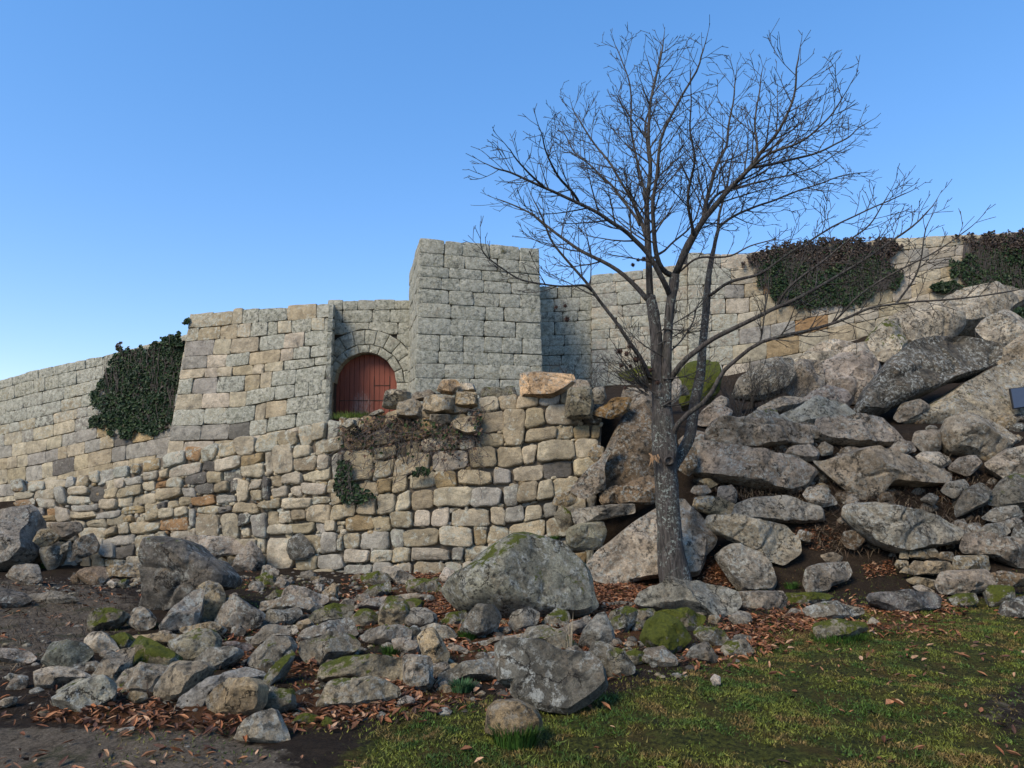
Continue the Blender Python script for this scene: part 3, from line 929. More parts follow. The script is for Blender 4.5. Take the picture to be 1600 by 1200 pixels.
def boulder(name, pts, Y, tilt, thick, seed, color, facets=6, rough=1.0, n=None, edge=3.4, corner=0.10):
    """a rock with the given outline, leaning back by `tilt`, bulging to the front and back, with broken facets"""
    rnd = random.Random(seed)
    w_px = max(p[0] for p in pts) - min(p[0] for p in pts)
    n = n or int(max(26, min(110, w_px * 0.55)))
    m = max(6, n // 5)
    b2 = resample(chaikin(pts, corner), n)
    pybot = max(p[1] for p in b2); zb = at(b2[0][0], pybot, Y).z
    B = []
    for (px, py) in b2:
        y = Y
        for _ in range(3):
            y = Y + tilt * max(0, at(px, py, y).z - zb)
        B.append(at(px, py, y))
    c = sum(B, Vector()) / n
    N = Vector((0, 0, 0))
    for i in range(n):
        N += (B[i]-c).cross(B[(i+1) % n]-c)
    area = N.length / 2
    N.normalize()
    if N.dot(Vector((0, 0, EYE)) - c) < 0: N = -N
    size = math.sqrt(area)
    ext = [ (b-c).length for b in B ]
    T = thick * min(size, 1.5 * 2 * min(ext) + 0.3*size)
    ax = Vector((0, 0, 1)).cross(N)
    ax = ax.normalized() if ax.length > 1e-4 else N.orthogonal().normalized()
    ay = N.cross(ax)
    pl = []
    if facets > 2:      # a ridge between a face turned up and a face turned down
        v0, tw = rnd.uniform(-0.22, 0.12), rnd.uniform(-0.35, 0.35)
        s1, s2 = rnd.uniform(0.5, 1.1), rnd.uniform(0.9, 2.0)
        pl.append((1.0 + s1*v0, tw*s1, -s1)); pl.append((1.0 - s2*v0, -tw*s2, s2))
    for k in range(facets):
        a = rnd.uniform(0, 2*math.pi)
        s_ = rnd.uniform(0.3, 1.5)
        pl.append((rnd.uniform(0.62, 0.95), math.cos(a)*s_, math.sin(a)*s_))
    ofs = Vector((rnd.uniform(-40, 40), rnd.uniform(-40, 40), rnd.uniform(-40, 40)))
    fq = 1.6 / max(0.12, size)
    def disp(P, k):
        q = P * fq + ofs
        a = noise.noise_vector(q) * 0.050 + noise.noise_vector(q * 2.7) * 0.030 + noise.noise_vector(q * 6.5) * 0.016
        r = 1 - abs(noise.noise(q * 1.3)) * 2
        return a * (size * rough * k) - N * (max(0, r - 0.72) * 0.16 * size * rough * (1 if k > 0.6 else 0))
    vs, fs = [], []
    def side(sgn, TT, rings, planes):
        loops = []
        for j in range(rings):
            r = 1 - (j / rings) ** 0.85 if j else 1.0
            row = []
            for i in range(n):
                d = (B[i] - c) * r
                u, v = d.dot(ax)/size, d.dot(ay)/size
                h = (max(0, 1 - r**edge)) ** (1/edge)
                for (a, bx, by) in planes: h = min(h, max(0.02, a + bx*u + by*v)) if r < 0.999 else h
                P = c + d + N * (sgn * TT * h)
                row.append(P + disp(P, 0.35 if j == 0 else 1.0))
            loops.append(row)
        h = min([1.0] + [max(0.02, a) for (a, bx, by) in planes])
        tip = c + N * (sgn * TT * h); tip = tip + disp(tip, 1)
        return loops, tip
    fl_, ft_ = side(1, T, m, pl)
    bl_, bt_ = side(-1, T*0.85, max(4, m//2), [])
    base = 0
    for row in fl_: vs.extend(row)
    tipi = len(vs); vs.append(ft_)
    for j in range(len(fl_)-1):
        for i in range(n): fs.append((j*n+i, j*n+(i+1) % n, (j+1)*n+(i+1) % n, (j+1)*n+i))
    k = len(fl_)-1
    for i in range(n): fs.append((k*n+i, k*n+(i+1) % n, tipi))
    b0 = len(vs)
    for row in bl_[1:]: vs.extend(row)
    tipb = len(vs); vs.append(bt_)
    def bi(j, i): return i if j == 0 else b0 + (j-1)*n + i
    for j in range(len(bl_)-1):
        for i in range(n): fs.append((bi(j, (i+1) % n), bi(j, i), bi(j+1, i), bi(j+1, (i+1) % n)))
    for i in range(n): fs.append((bi(len(bl_)-1, (i+1) % n), bi(len(bl_)-1, i), tipb))
    # orientation check
    nn = Vector((0,0,0))
    for i in range(n): nn += (B[i]-c).cross(B[(i+1) % n]-c)
    if nn.dot(N) < 0: fs = [f[::-1] for f in fs]
    mb = MB(); mb.add(vs, fs)
    org = Vector((c.x, c.y, min(v.z for v in vs)))
    o = mb.build(name, M_ROCK, origin=org, smooth=24)
    o.color = color
    return o

ROCKS = {}
NROCK = [0]
def E(zone, kind, label, pts, k=None, tilt=None, thick=None, name=None, cat=None, dy=0.0, moss=None, Y=None, col=None, **kw):
    ox, oy, s = ZONES[zone]
    P = [tuple(float(t) for t in q.split(',')) for q in pts.split()]
    P = [(ox + x*s, oy + y*s) for x, y in P]
    NROCK[0] += 1
    seed = NROCK[0] * 13 + 5
    rnd = random.Random(seed)
    bank = zone in ('ZB', 'ZC', 'ZR')
    tilt = (0.45 if bank else 0.75) if tilt is None else tilt
    thick = (0.42 if bank else 0.60) if thick is None else thick
    gx_, gy_ = sum(p[0] for p in P)/len(P), sum(p[1] for p in P)/len(P)
    gs = kw.pop('grow', 1.18 if max(p[0] for p in P)-min(p[0] for p in P) < 90 else (1.13 if zone == 'ZB' else 1.08))
    P = [(gx_+(x-gx_)*gs, gy_+(y-gy_)*gs) for x, y in P]
    y0, y1 = min(p[1] for p in P), max(p[1] for p in P)
    k = (0.42 if bank else 0.10) if k is None else k
    if Y is None:
        cx = sum(p[0] for p in P)/len(P)
        h = hit(cx, y1 - (y1-y0)*k)
        Y = h.y
        if bank:   # depth at the foot of the rock
            zc = h.z; zb = at(cx, y1, Y).z
            Y = Y - tilt * max(0, zc - zb) - 0.08
        else: Y -= 0.04
    c = KC[kind] if col is None else col
    f_ = rnd.uniform(0.88, 1.2) * (1.14 if bank else 1.06); c = tuple(x * f_ * rnd.uniform(.985, 1.015) for x in c)
    mo = KM[kind] if moss is None else moss
    wpx = max(p[0] for p in P) - min(p[0] for p in P)
    name = name or ("boulder" if wpx > 62 else "rubble_stone")
    o = boulder(name, P, Y + dy, tilt, thick, seed, (*c, mo), **kw)
    tag(o, label, cat or ("boulder" if wpx > 62 else "stone"), "boulders of the rocky bank" if bank else "fallen stones below the wall")
    return o

# ---- rubble, left
E('ZA','d',"big upright dark grey boulder with a pale left edge, left of the rubble","765,580 830,570 930,590 1010,620 1080,680 1140,700 1200,770 1180,830 1100,850 1000,870 930,920 840,960 770,960 690,920 720,820 745,680",tilt=0.25,thick=0.55,k=0.03,moss=0.45,facets=2,grow=1.0,edge=4,corner=.07,col=(0.14,0.14,0.138))
E('Z1','m',"dark flat-bottomed stone alone on the bare slope left of the upright boulder","490,430 485,380 540,340 640,330 690,355 650,395 560,420 510,445")
E('Z1','k',"rounded grey stone leaning at the foot of the big upright boulder","700,400 690,375 740,315 800,325 840,370 830,410 770,435")
E('Z1','g',"tall grey slab leaning left against the tan upright stone","885,440 930,370 1000,270 1060,230 1095,240 1080,330 1060,400 1000,440 950,455",tilt=0.5)
E('Z1','t',"tan pillar-like stone standing upright amid the left rubble","1065,395 1095,280 1092,210 1130,180 1190,195 1215,250 1200,330 1175,400 1110,410",tilt=0.3,thick=0.6)
E('Z1','g',"pointed grey block right of the tan upright stone","1180,390 1215,320 1275,255 1330,290 1430,350 1400,400 1320,440 1230,420",tilt=0.5)
E('Z1','t',"low tan ledge stone under the tan upright stone","990,440 1000,420 1180,410 1220,430 1190,460 1050,470")
E('Z1','d',"greenish dark block at the upper left edge of the rubble","240,605 290,510 360,500 450,515 495,560 440,620 400,650 300,640",moss=0.5,col=(0.16,0.18,0.165))
E('Z1','p',"pale flat stone behind the squared block at lower left","200,665 250,645 400,650 470,680 470,700 330,720 300,745 210,750")
E('Z1','g',"squared pale green-grey block with a flat top, lower left of the rubble","310,765 420,700 600,705 625,740 610,800 500,850 460,885 290,840 330,800",tilt=0.9,moss=0.45,col=(0.29,0.30,0.27))
E('Z1','k',"slanting grey slab between the squared block and the brown-mossed block","490,695 560,620 650,550 720,540 700,620 620,710 560,710")
E('Z1','m',"wedge block with a brown-green moss stripe across its top","685,630 720,540 770,475 850,510 970,580 970,610 930,640 800,640",moss=1.0,col=(0.23,0.215,0.15))
E('Z1','p',"pale slab with dark moss dots along its upper rim","630,740 690,655 780,635 890,630 930,660 860,720 820,765 700,770",moss=0.55)
E('Z1','t',"brownish slanting block right of the pale slab with the dotted rim","855,740 940,620 1100,620 1150,650 1080,720 1000,800 930,815 860,800",col=(0.26,0.235,0.19))
E('Z1','m',"light mossy block behind the brownish slanting block","930,510 1050,460 1150,440 1190,490 1180,560 1080,600 1010,610 960,560",col=(0.28,0.27,0.22),moss=0.5)
E('Z1','t',"long flat tan slab lying behind the wedge block with moss stripe","720,470 1010,460 1020,480 900,510 740,490")
E('Z1','p',"pale blunt stone left of the small mossy block in the left rubble","465,490 500,450 570,455 610,490 640,550 560,555 480,540")
E('Z1','m',"small mossy block left behind the wedge block with moss stripe","600,475 650,455 700,460 740,500 700,540 640,545",moss=1.0)
E('Z1','g',"bluish grey slab slanting under the bulky tan stone","960,860 990,790 1100,730 1250,660 1330,640 1430,670 1420,690 1250,750 1130,800 1110,850 1000,870",col=(0.25,0.255,0.265))
E('Z1','t',"bulky tan stone with a notch, at the front of the left rubble","1125,810 1180,740 1270,700 1400,710 1450,745 1440,830 1400,885 1300,905 1200,895 1135,860",tilt=0.5,thick=0.6,rough=1.3)
E('Z1','w',"tiny white stone perched on the bulky tan stone","1225,700 1260,665 1280,690 1265,720",dy=-0.25)
E('Z1','p',"pale pyramid stone with black lichen, frontmost by the bare path","1290,1020 1330,950 1440,900 1500,875 1550,980 1560,1025 1470,1040")
E('Z1','g',"grey slab with a straight top edge behind the bluish slab","1070,600 1130,545 1300,545 1310,570 1230,620 1150,650")
E('Z1','k',"low pale stone with a round top, right of the purple slab","1370,530 1380,490 1450,425 1590,415 1600,450 1500,490 1400,530",col=(0.32,0.31,0.28))
E('Z1','g',"grey stone with a mossy foot below the purple slab","1360,590 1400,540 1500,490 1570,480 1600,530 1540,600 1450,640 1370,620",moss=0.5)
E('Z1','m',"narrow mossy stone lying like a log near the bulky tan stone","1430,700 1480,640 1570,550 1595,580 1530,680 1450,740",moss=0.9)
E('Z1','g',"flat pale stone at the left frame edge by the dirt slope","-40,580 30,555 150,550 185,590 150,610 -20,604",col=(0.3,0.29,0.285))
E('Z1','k',"small tan-grey stone at the far left of the rubble","35,755 60,710 110,680 150,690 140,740 90,760")
E('Z1','p',"flat pale chip at the left frame edge near the grass","-30,840 30,810 90,800 80,830 20,855")
E('Z1','w',"thin white flake lying on the leaves by the path","640,985 650,970 725,958 720,978")
E('Z1','t',"small brown-tan cobble below the pale slab with dotted rim","690,800 710,770 790,775 795,805 740,830")
E('Z1','p',"small pale cobble left of the pale flat stone","20,690 60,670 100,680 60,710")
E('Z1','d',"dark rounded outcrop at the left frame edge on the dirt slope","-60,315 -50,225 60,220 130,240 160,270 100,300 30,315",col=(0.2,0.2,0.2))
E('Z1','g',"low grey outcrop barely rising from the dirt slope","130,280 180,240 300,235 420,270 300,285 200,285",thick=0.3,tilt=1.5)
E('Z1','m',"mossy speckled stone behind the pale pyramid stone","1440,870 1460,790 1520,755 1590,770 1600,850 1500,880")
E('Z1','b',"purple-grey flat slab in the middle of the left rubble","1190,510 1240,500 1350,510 1370,530 1300,560",col=(0.19,0.165,0.17))
E('Z1','b',"brown rounded stone at the foot of the wall near the left rock","420,140 450,110 560,95 575,150 540,185 490,190",col=(0.25,0.2,0.15))
E('Z1','t',"long tan block at the wall foot left of the upright boulder","575,140 580,100 620,80 770,75 790,95 790,150 700,155",tilt=0.3)
E('Z1','b',"small rusty cobble left of the brown rounded stone","385,160 400,120 430,150 425,180 400,185")
E('Z1','p',"small pale cobble below the long tan block","580,180 600,160 630,180 610,205")
E('Z1','m',"small wedge chip below the long tan block","640,205 660,160 700,160 680,200")
E('Z1','p',"small round cobble beside the upright boulder's left foot","705,185 740,168 750,185 720,195")
E('Z1','k',"low pale ribbed outcrop below the big left rock","40,140 100,100 200,80 215,150 180,190 120,180")
E('ZA','k',"large smooth grey rock at the left frame edge under the wall end","-140,560 -40,470 60,440 150,420 180,440 180,500 170,560 190,650 120,710 -20,735 -140,740",tilt=0.3,k=0.02,name="boulder",cat="boulder",col=(0.26,0.255,0.245))
E('ZA','t',"rounded tan stone resting on dark rocks at the wall's left end","175,595 200,540 250,535 290,570 260,600 210,620",Y=12.2,tilt=0.2)
E('ZA','k',"brown-grey stone under the wall's left end, above a dark hollow","250,510 390,500 400,540 340,580 290,570",Y=12.7,tilt=0.1)
E('ZA','g',"broken dark stone low in the hollow at the wall's left end","215,690 220,620 280,590 310,640 290,710 250,740",tilt=0.2)
E('ZA','g',"small upright dark shard in the hollow at the wall's left end","300,660 310,620 350,590 350,640",Y=12.0,tilt=0.2)
E('ZA','k',"slanting smooth slab in the hollow at the wall's left end","345,690 350,640 400,590 460,560 480,600 470,650 390,680",Y=12.5,tilt=0.2)
E('ZA','k',"pale fractured boulder set in the wall foot behind the upright boulder","900,600 920,575 1000,565 1150,575 1210,620 1210,650 1100,670 1080,690 980,690",Y=12.35,tilt=0.1,thick=0.35)
E('ZA','k',"pinkish grey hollowed boulder at the wall foot right of the upright boulder","1200,660 1250,600 1300,650 1310,700 1280,750 1200,760 1150,740",Y=12.3,tilt=0.15)
E('ZA','d',"dark wedge stone set low in the dry stone wall","1440,640 1450,590 1500,560 1540,600 1565,650 1530,680 1460,680",Y=12.5,tilt=0.05,thick=0.35)
# ---- rubble, middle
E('Z2','k',"long tan slab beneath the pale lumpy stone","40,325 50,280 160,270 300,275 330,310 300,345 150,330")
E('Z2','w',"pale lumpy stone lying on the long tan slab","150,270 170,215 230,210 310,235 375,245 380,275 330,305 290,280",dy=-0.1)
E('Z2','w',"small pinkish stone standing behind the pale lumpy stone","310,230 330,185 365,190 360,230",tilt=0.3)
E('Z2','t',"square tan-grey block behind the pale lumpy stone","360,230 420,180 445,200 440,270 385,270",tilt=0.4)
E('Z2','g',"ridged grey stone below the long tan slab","35,400 60,350 220,315 240,350 180,400 60,415")
E('Z2','m',"mossy brown slab in a dip right of the ridged grey stone","300,370 330,330 450,300 520,310 500,370 400,395 330,400")
E('Z2','p',"small pale stone tilted on the mossy brown slab","445,305 490,265 530,275 520,320 480,325",dy=-0.1)
E('Z2','t',"small ochre stone under the ridged grey stone","205,430 230,390 290,375 310,410 240,440")
E('Z2','g',"grey block with a sharp ridge behind the big tilted mossy block","240,490 260,450 350,420 480,375 510,390 535,460 400,480 300,500")
E('Z2','m',"big tilted mossy block casting a dark gap beneath it","240,560 250,495 380,470 510,460 560,510 540,545 400,590 340,630 270,600",col=(0.21,0.21,0.185),moss=0.6)
E('Z2','m',"long squared mossy block in front of the bright green tuft","345,700 370,620 500,580 700,575 790,590 800,630 790,700 740,725 600,700 480,705 380,720",tilt=0.5,thick=0.6,col=(0.25,0.235,0.18),moss=0.7)
E('Z2','k',"ribbed squared block right of the long mossy block","805,590 830,578 940,585 950,640 945,740 860,750 810,740",tilt=0.35,thick=0.6)
E('Z2','m',"broad flat-topped block in front of the long mossy block","340,840 400,720 460,700 690,710 770,750 775,790 680,825 560,855 400,850",tilt=0.7,col=(0.25,0.235,0.19),moss=0.5)
E('Z2','g',"grey slab with a mossy rim behind the bright green tuft","585,465 640,435 800,415 830,440 820,490 700,510 600,490",moss=0.6)
E('Z2','d',"small dark stone left of the tall tan wedge","815,480 830,430 860,410 890,430 890,480 850,495",col=(0.07,0.075,0.07))
E('Z2','k',"rounded brown-grey stone beside the bright green tuft","745,490 800,480 890,510 880,560 800,575 770,570")
E('Z2','t',"tall tan wedge with a sharp vertical edge, mid rubble","885,480 920,440 965,430 1000,480 1045,560 1020,610 950,620 910,560",tilt=0.3,thick=0.7)
E('Z2','m',"round-topped mossy tan boulder left of the dome boulder","675,390 680,320 720,260 790,265 825,310 830,360 790,410 700,420",tilt=0.35,thick=0.6,col=(0.26,0.235,0.17))
E('Z2','g',"rounded grey stone right of the round-topped mossy boulder","815,380 850,320 920,318 970,350 975,400 930,430 840,410",tilt=0.5)
E('Z2','k',"long pale slab slanting behind the round-topped mossy boulder","525,330 545,300 690,255 720,265 680,320 600,320",col=(0.3,0.28,0.26))
E('Z2','m',"low mossy stone left of the round-topped mossy boulder","520,390 560,330 620,325 660,360 640,400 580,410")
E('Z2','k',"flat slab edge behind the round-topped mossy boulder","720,255 800,245 950,260 940,275 800,280")
E('Z2','m',"mossy sloping slab just right of the round-topped mossy boulder","800,280 860,260 910,280 900,310 840,340",moss=1.0)
E('Z2','p',"flat pale grey slab behind the tall tan wedge","890,430 960,405 1060,430 1085,465 1040,490 990,470")
E('Z2','m',"low brown stone among leaves before the dome boulder","1010,380 1060,350 1130,330 1145,370 1080,410 1030,415")
E('Z2','g',"round grey-brown boulder in front of the dome boulder","1120,430 1170,340 1210,300 1290,310 1320,360 1305,420 1250,450 1200,470",tilt=0.4,thick=0.6,facets=2)
E('Z2','g',"grey faceted stone among leaves at the dome boulder's foot","1380,400 1400,340 1480,318 1535,345 1520,400 1420,440",tilt=0.5)
E('Z2','k',"small stone wedged right of the ribbed squared block","945,640 960,620 1030,610 1050,640 1010,670 960,690")
E('Z2','g',"long bluish slab left of the big dark slab","1000,740 1000,680 1050,650 1200,600 1310,590 1320,640 1310,690 1200,690 1080,700 1030,750")
E('Z2','t',"tan squarish boulder in the grass below the big dark slab","1265,980 1280,860 1320,830 1420,825 1510,870 1540,940 1520,1010 1450,1040 1330,1010",tilt=0.3,thick=0.7,col=(0.29,0.235,0.155))
E('Z2','w',"small pale egg-shaped stone in front of the ribbed block","770,840 780,810 820,790 860,810 840,845")
E('Z2','k',"flat low slab sunk in the grass by the path","360,1040 400,980 500,930 620,910 690,940 620,1000 610,1060 480,1080",tilt=1.8,thick=0.12,k=0.5,edge=5)
E('Z2','m',"flat mossy stone right of the pale pyramid stone","200,940 230,900 300,890 350,910 310,940",moss=1.0)
E('Z2','m',"small moss-covered lump near the flat low slab","350,950 380,905 420,920 420,960",moss=1.6)
E('Z2','w',"white smooth stone at the foot of the dry stone wall","695,130 700,95 760,90 860,150 830,170 760,180",tilt=0.5)
E('Z2','m',"dull mossy stone left of the white smooth stone","575,140 640,120 710,130 720,170 640,190 590,180")
E('Z2','m',"mossy wedge below the white smooth stone","580,240 650,200 720,175 725,225 660,260 600,260")
E('Z2','m',"square mossy block right of the mossy wedge","825,210 830,170 910,155 990,180 995,230 900,245 840,235")
E('Z2','w',"small white cone stone under the wall left of the dome boulder","1000,150 1030,95 1080,115 1095,150 1070,180 1020,175",tilt=0.3)
E('Z2','w',"pale slab split off the left flank of the dome boulder","1040,250 1040,215 1140,140 1140,190 1080,260 1060,275",tilt=0.5,dy=-0.1)
E('Z2','p',"pale rounded cobble at the wall foot above the mossy lump","30,140 40,100 80,90 120,110 115,135 60,140")
E('Z2','m',"mossy lump below the pale rounded cobble","0,150 60,130 105,150 100,190 40,200",moss=0.9)
E('Z2','m',"flat dull stone left of the pale lumpy stone","50,260 110,220 165,220 160,260 100,270")
E('Z2','k',"flat tan chip on the gravel below the wall","300,170 360,150 415,160 400,180 330,185")
E('Z2','k',"long thin slab edge running toward the big dark slab","1150,510 1250,490 1440,455 1445,480 1300,505 1180,530")
E('Z2','w',"small bright flake by the tall tan wedge","1045,530 1060,510 1150,540 1140,560 1080,550")
# ---- rubble, right of centre
E('ZM','g',"huge dome-shaped grey boulder with green and white lichen before the wall","850,1040 860,1010 930,970 1000,910 1060,860 1160,815 1260,825 1370,865 1440,910 1480,970 1490,1060 1510,1100 1450,1140 1380,1150 1250,1160 1120,1160 1000,1140 940,1130 890,1090",tilt=0.55,thick=0.55,k=0.02,facets=2,moss=0.62,rough=0.45,edge=2.1,corner=0.2,col=(0.25,0.265,0.235))
E('Z3','d',"big dark flat slab with a stepped top, propped at the grass edge","60,520 100,503 280,510 340,540 380,570 560,580 620,640 640,740 590,790 540,830 440,880 320,860 180,815 140,770 150,720 75,710 65,600",tilt=0.75,thick=0.26,k=0.02,facets=1,moss=0.3,rough=0.5,edge=5,col=(0.15,0.155,0.145))
E('Z3','m',"low mossy block just behind the big dark slab","195,490 230,420 310,412 400,450 480,500 510,560 450,565 350,550 330,520 220,500",moss=0.6)
E('Z3','g',"upright bluish block with a flat face right of the dome boulder's foot","510,510 540,430 600,360 640,350 680,430 690,520 640,520 560,530",tilt=0.4,thick=0.6,col=(0.25,0.255,0.24))
E('Z3','m',"dark mossy wedge touching the big dark slab's right side","565,570 590,505 640,520 740,570 790,620 790,660 700,690 620,650 600,600",moss=0.6)
E('Z3','m',"small dark pointed stone on leaves below the dome boulder","305,390 380,320 440,340 450,380 400,410 330,420")
E('Z3','g',"long grey stone sloping from the dome boulder's right foot","390,430 470,400 540,360 560,380 520,440 430,470 400,460")
E('Z3','m',"large moss-covered boulder in front of the flat lichened boulder","850,480 880,390 960,350 1040,390 1100,480 1060,520 1000,560 900,530",moss=1.4,thick=0.6,tilt=0.5)
E('Z3','k',"pale stone at the foot of the large moss-covered boulder","855,600 870,540 960,530 1020,580 1030,620 960,630 880,610")
E('Z3','g',"grey wedge standing in leaves right of the moss-covered boulder","1090,580 1120,530 1195,500 1250,590 1230,610 1120,600",tilt=0.4)
E('Z3','m',"dark mossy pair of ridges behind the grey wedge","1135,450 1170,415 1280,435 1310,490 1260,520 1180,500",moss=0.7)
E('Z3','m',"low mossy stone at the turf edge right of the grey wedge","1280,540 1310,500 1400,490 1450,550 1400,575 1310,570",moss=0.7)
E('Z3','g',"small flat grey stone among leaves at the turf edge","1340,480 1360,460 1430,465 1440,490 1380,495")
E('Z3','m',"mossy block left below the flat lichened boulder","670,410 680,340 760,310 815,330 800,390 760,440 700,450")
E('Z3','g',"broad flat lichened boulder right at the foot of the tree","820,280 850,225 920,210 990,180 1060,200 1160,180 1290,205 1350,225 1370,290 1340,330 1240,375 1160,340 1060,320 960,310 850,300",tilt=0.8,thick=0.5,k=0.12,moss=0.2,col=(0.27,0.285,0.27))
E('Z3','g',"brown-grey cobble under the right end of the flat lichened boulder","1320,370 1370,330 1430,345 1440,390 1370,410")
E('Z3','m',"white-flecked moss-covered stone under the flat lichened boulder","930,340 1060,330 1180,360 1150,420 1040,440 960,380",moss=1.2)
E('Z3','m',"dark stone under the left end of the flat lichened boulder","810,330 900,320 920,350 850,380 815,370")
E('Z3','w',"small pale stone poking up alone from the turf","1220,700 1240,675 1270,690 1270,730 1235,735",tilt=0.2)
E('Z3','m',"small mossy cobble left of the large moss-covered boulder","790,400 840,380 880,390 840,430 800,440")
E('Z3','w',"thin pale slab lying in the leaves left of the tree","640,285 790,283 792,298 660,304")
E('Z3','m',"mossy low stone right of the dark mossy wedge","750,570 790,545 860,560 880,600 800,620",moss=1.0)
# ---- front edge of the bank, right
E('Z4','m',"flat grey-topped slab set in turf, upper of two below the bank","415,325 440,305 560,290 700,315 710,340 600,375 470,385",moss=0.3,tilt=1.0,col=(0.24,0.235,0.21))
E('Z4','m',"white-flecked mossy slab in the turf, lower of two below the bank","465,425 480,400 610,385 720,395 730,430 640,475 500,485",moss=0.9,tilt=0.8)
E('Z4','p',"small pale triangular stone in the turf right of the mossy slab","750,400 775,362 820,395 810,410",tilt=0.3)
E('Z4','d',"bluish dark slab with a white lichen patch at the bank foot","755,260 770,235 1000,225 1110,235 1140,270 1130,310 1000,335 920,345 840,310 770,280",tilt=0.4,moss=0.15,col=(0.13,0.135,0.145))
E('Z4','k',"squared grey kerb-like block right of the tree's flat boulder","30,280 40,230 270,225 295,260 280,320 150,325 60,310",tilt=0.2)
E('Z4','m',"long low mossy block between the kerb-like block and the bluish slab","300,270 310,235 500,235 550,250 500,295 330,300",moss=1.1,tilt=0.3)
E('Z4','k',"wide grey-brown block at the bank foot near the right edge","1140,180 1170,120 1380,110 1415,150 1410,210 1280,240 1160,225",tilt=0.2,k=0.0)
E('Z4','b',"brown layered slab at the right edge above the mossy block","1410,170 1420,130 1480,115 1600,140 1640,190 1450,200",tilt=0.2,Y=9.7)
E('Z4','d',"dark grey block at the right frame edge on the turf","1490,360 1500,280 1600,255 1680,260 1680,370 1520,370",tilt=0.2)
E('Z4','m',"mossy stub under the wide grey-brown block","1200,260 1240,240 1330,235 1345,280 1300,310 1230,305",moss=1.0,tilt=0.3)
E('Z4','m',"dark mossy block left of the dark block at the right frame edge","1400,225 1420,195 1530,200 1545,260 1450,300 1420,300",moss=1.0,tilt=0.3)
E('Z4','w',"tiny pinkish stone by the kerb-like block","310,345 340,315 385,325 380,350")
E('Z4','w',"thin pale stone behind the bluish dark slab","1000,200 1030,190 1110,220 1100,235 1040,225")
# ---- the bank right of the tree
E('ZB','k',"long pale slab high on the bank right of the tree fork","185,185 230,110 300,108 420,110 500,108 620,130 630,205 560,200 330,220 200,190",tilt=0.3)
E('ZB','k',"long grey boulder with a hollow underside, high on the bank","680,180 690,105 790,90 950,95 1010,150 1050,200 1000,215 850,215 750,205",tilt=0.3)
E('ZB','k',"very large smooth brown-grey slab right of the trunk","130,300 150,215 200,205 400,250 560,270 650,330 600,400 540,425 400,400 250,370 140,340",tilt=0.25,rough=0.7,col=(0.275,0.245,0.215))
E('ZB','k',"large angular tan slab with cracks, centre of the bank","690,290 730,290 860,245 920,235 980,250 1100,290 1240,340 1240,380 1120,395 1000,385 960,440 880,450 800,390 720,320",tilt=0.25,rough=0.8,facets=5,col=(0.31,0.275,0.225))
E('ZB','g',"overhanging wedge boulder with pale lichen and black blotches, right bank","815,540 820,495 900,480 1020,495 1160,530 1280,580 1335,620 1280,650 1180,660 1060,690 960,660 880,600",tilt=0.2,dy=-0.2,moss=0.0,col=(0.31,0.31,0.29))
E('ZB','g',"long grey layered boulder under the very large smooth slab","315,530 330,480 400,455 540,445 600,475 680,500 690,550 600,560 480,555 350,545",tilt=0.3)
E('ZB','k',"lumpy lichened boulder leaning right, below the layered boulder","195,580 210,540 290,535 430,560 520,580 580,640 585,690 510,740 450,720 340,660 230,610",tilt=0.25,dy=-0.15,col=(0.29,0.28,0.24))
E('ZB','g',"egg-shaped dark grey boulder leaning on the soil right of the trunk","235,720 270,690 310,670 380,690 450,740 480,820 460,860 340,865 300,820",tilt=0.4,k=0.15)
E('ZB','g',"blocky blotched boulder alone on the soil, low on the bank","625,830 640,770 700,750 800,745 820,790 800,820 740,840 720,870 650,880",tilt=0.4,k=0.15)
E('ZB','k',"big rounded pale boulder near the plaque","1240,180 1260,110 1320,90 1440,110 1555,180 1530,220 1460,270 1380,250 1280,240",tilt=0.4,thick=0.6,col=(0.33,0.30,0.26))
E('ZB','k',"small cube-like stone left of the big rounded pale boulder","1110,200 1120,160 1200,150 1230,190 1220,235 1150,240")
E('ZB','k',"small stone against the right tip of the hollow boulder","1010,230 1040,195 1100,205 1115,240 1060,255")
E('ZB','k',"smooth oval stone between the two largest slabs of the bank","540,260 560,230 640,215 680,250 670,280 600,285",facets=1)
E('ZB','k',"small round stone beside the smooth oval stone","680,235 700,205 745,230 740,255 700,262",facets=1)
E('ZB','p',"pale oval stone below the cube-like stone","1125,270 1150,250 1220,250 1270,290 1230,315 1160,310",facets=2)
E('ZB','k',"pale pointed stone below the big rounded pale boulder","1270,320 1310,275 1380,265 1410,300 1350,350")
E('ZB','k',"pale slab cut by the right frame edge, mid bank","1440,300 1530,240 1600,235 1680,240 1680,360 1540,370")
E('ZB','d',"dark mossy boulder at the right frame edge of the bank","1445,470 1500,380 1560,350 1680,380 1680,480 1500,485",moss=0.6)
E('ZB','g',"grey stone left of the dark angular boulder, right bank","1235,420 1260,385 1330,372 1350,400 1290,450")
E('ZB','d',"dark angular boulder tilted upright, right bank","1300,490 1340,420 1400,390 1450,430 1420,480 1330,520 1305,530",tilt=0.3)
E('ZB','g',"rounded lichened stone below the dark mossy boulder","1420,540 1470,500 1560,487 1590,530 1500,560")
E('ZB','g',"small grey slab above the long dark slab at right","1400,600 1440,570 1500,565 1535,600 1500,625 1430,610")
E('ZB','g',"small flat stone between two lichened stones at right","1490,565 1560,540 1590,560 1550,590 1500,590")
E('ZB','d',"greenish stone at the right frame edge above the long dark slab","1550,620 1570,570 1680,560 1680,640 1570,640")
E('ZB','k',"long dark slab reaching the right frame edge, low bank","1330,670 1350,620 1420,610 1560,640 1680,650 1680,750 1560,755 1450,710 1340,695",tilt=0.2,col=(0.22,0.20,0.18))
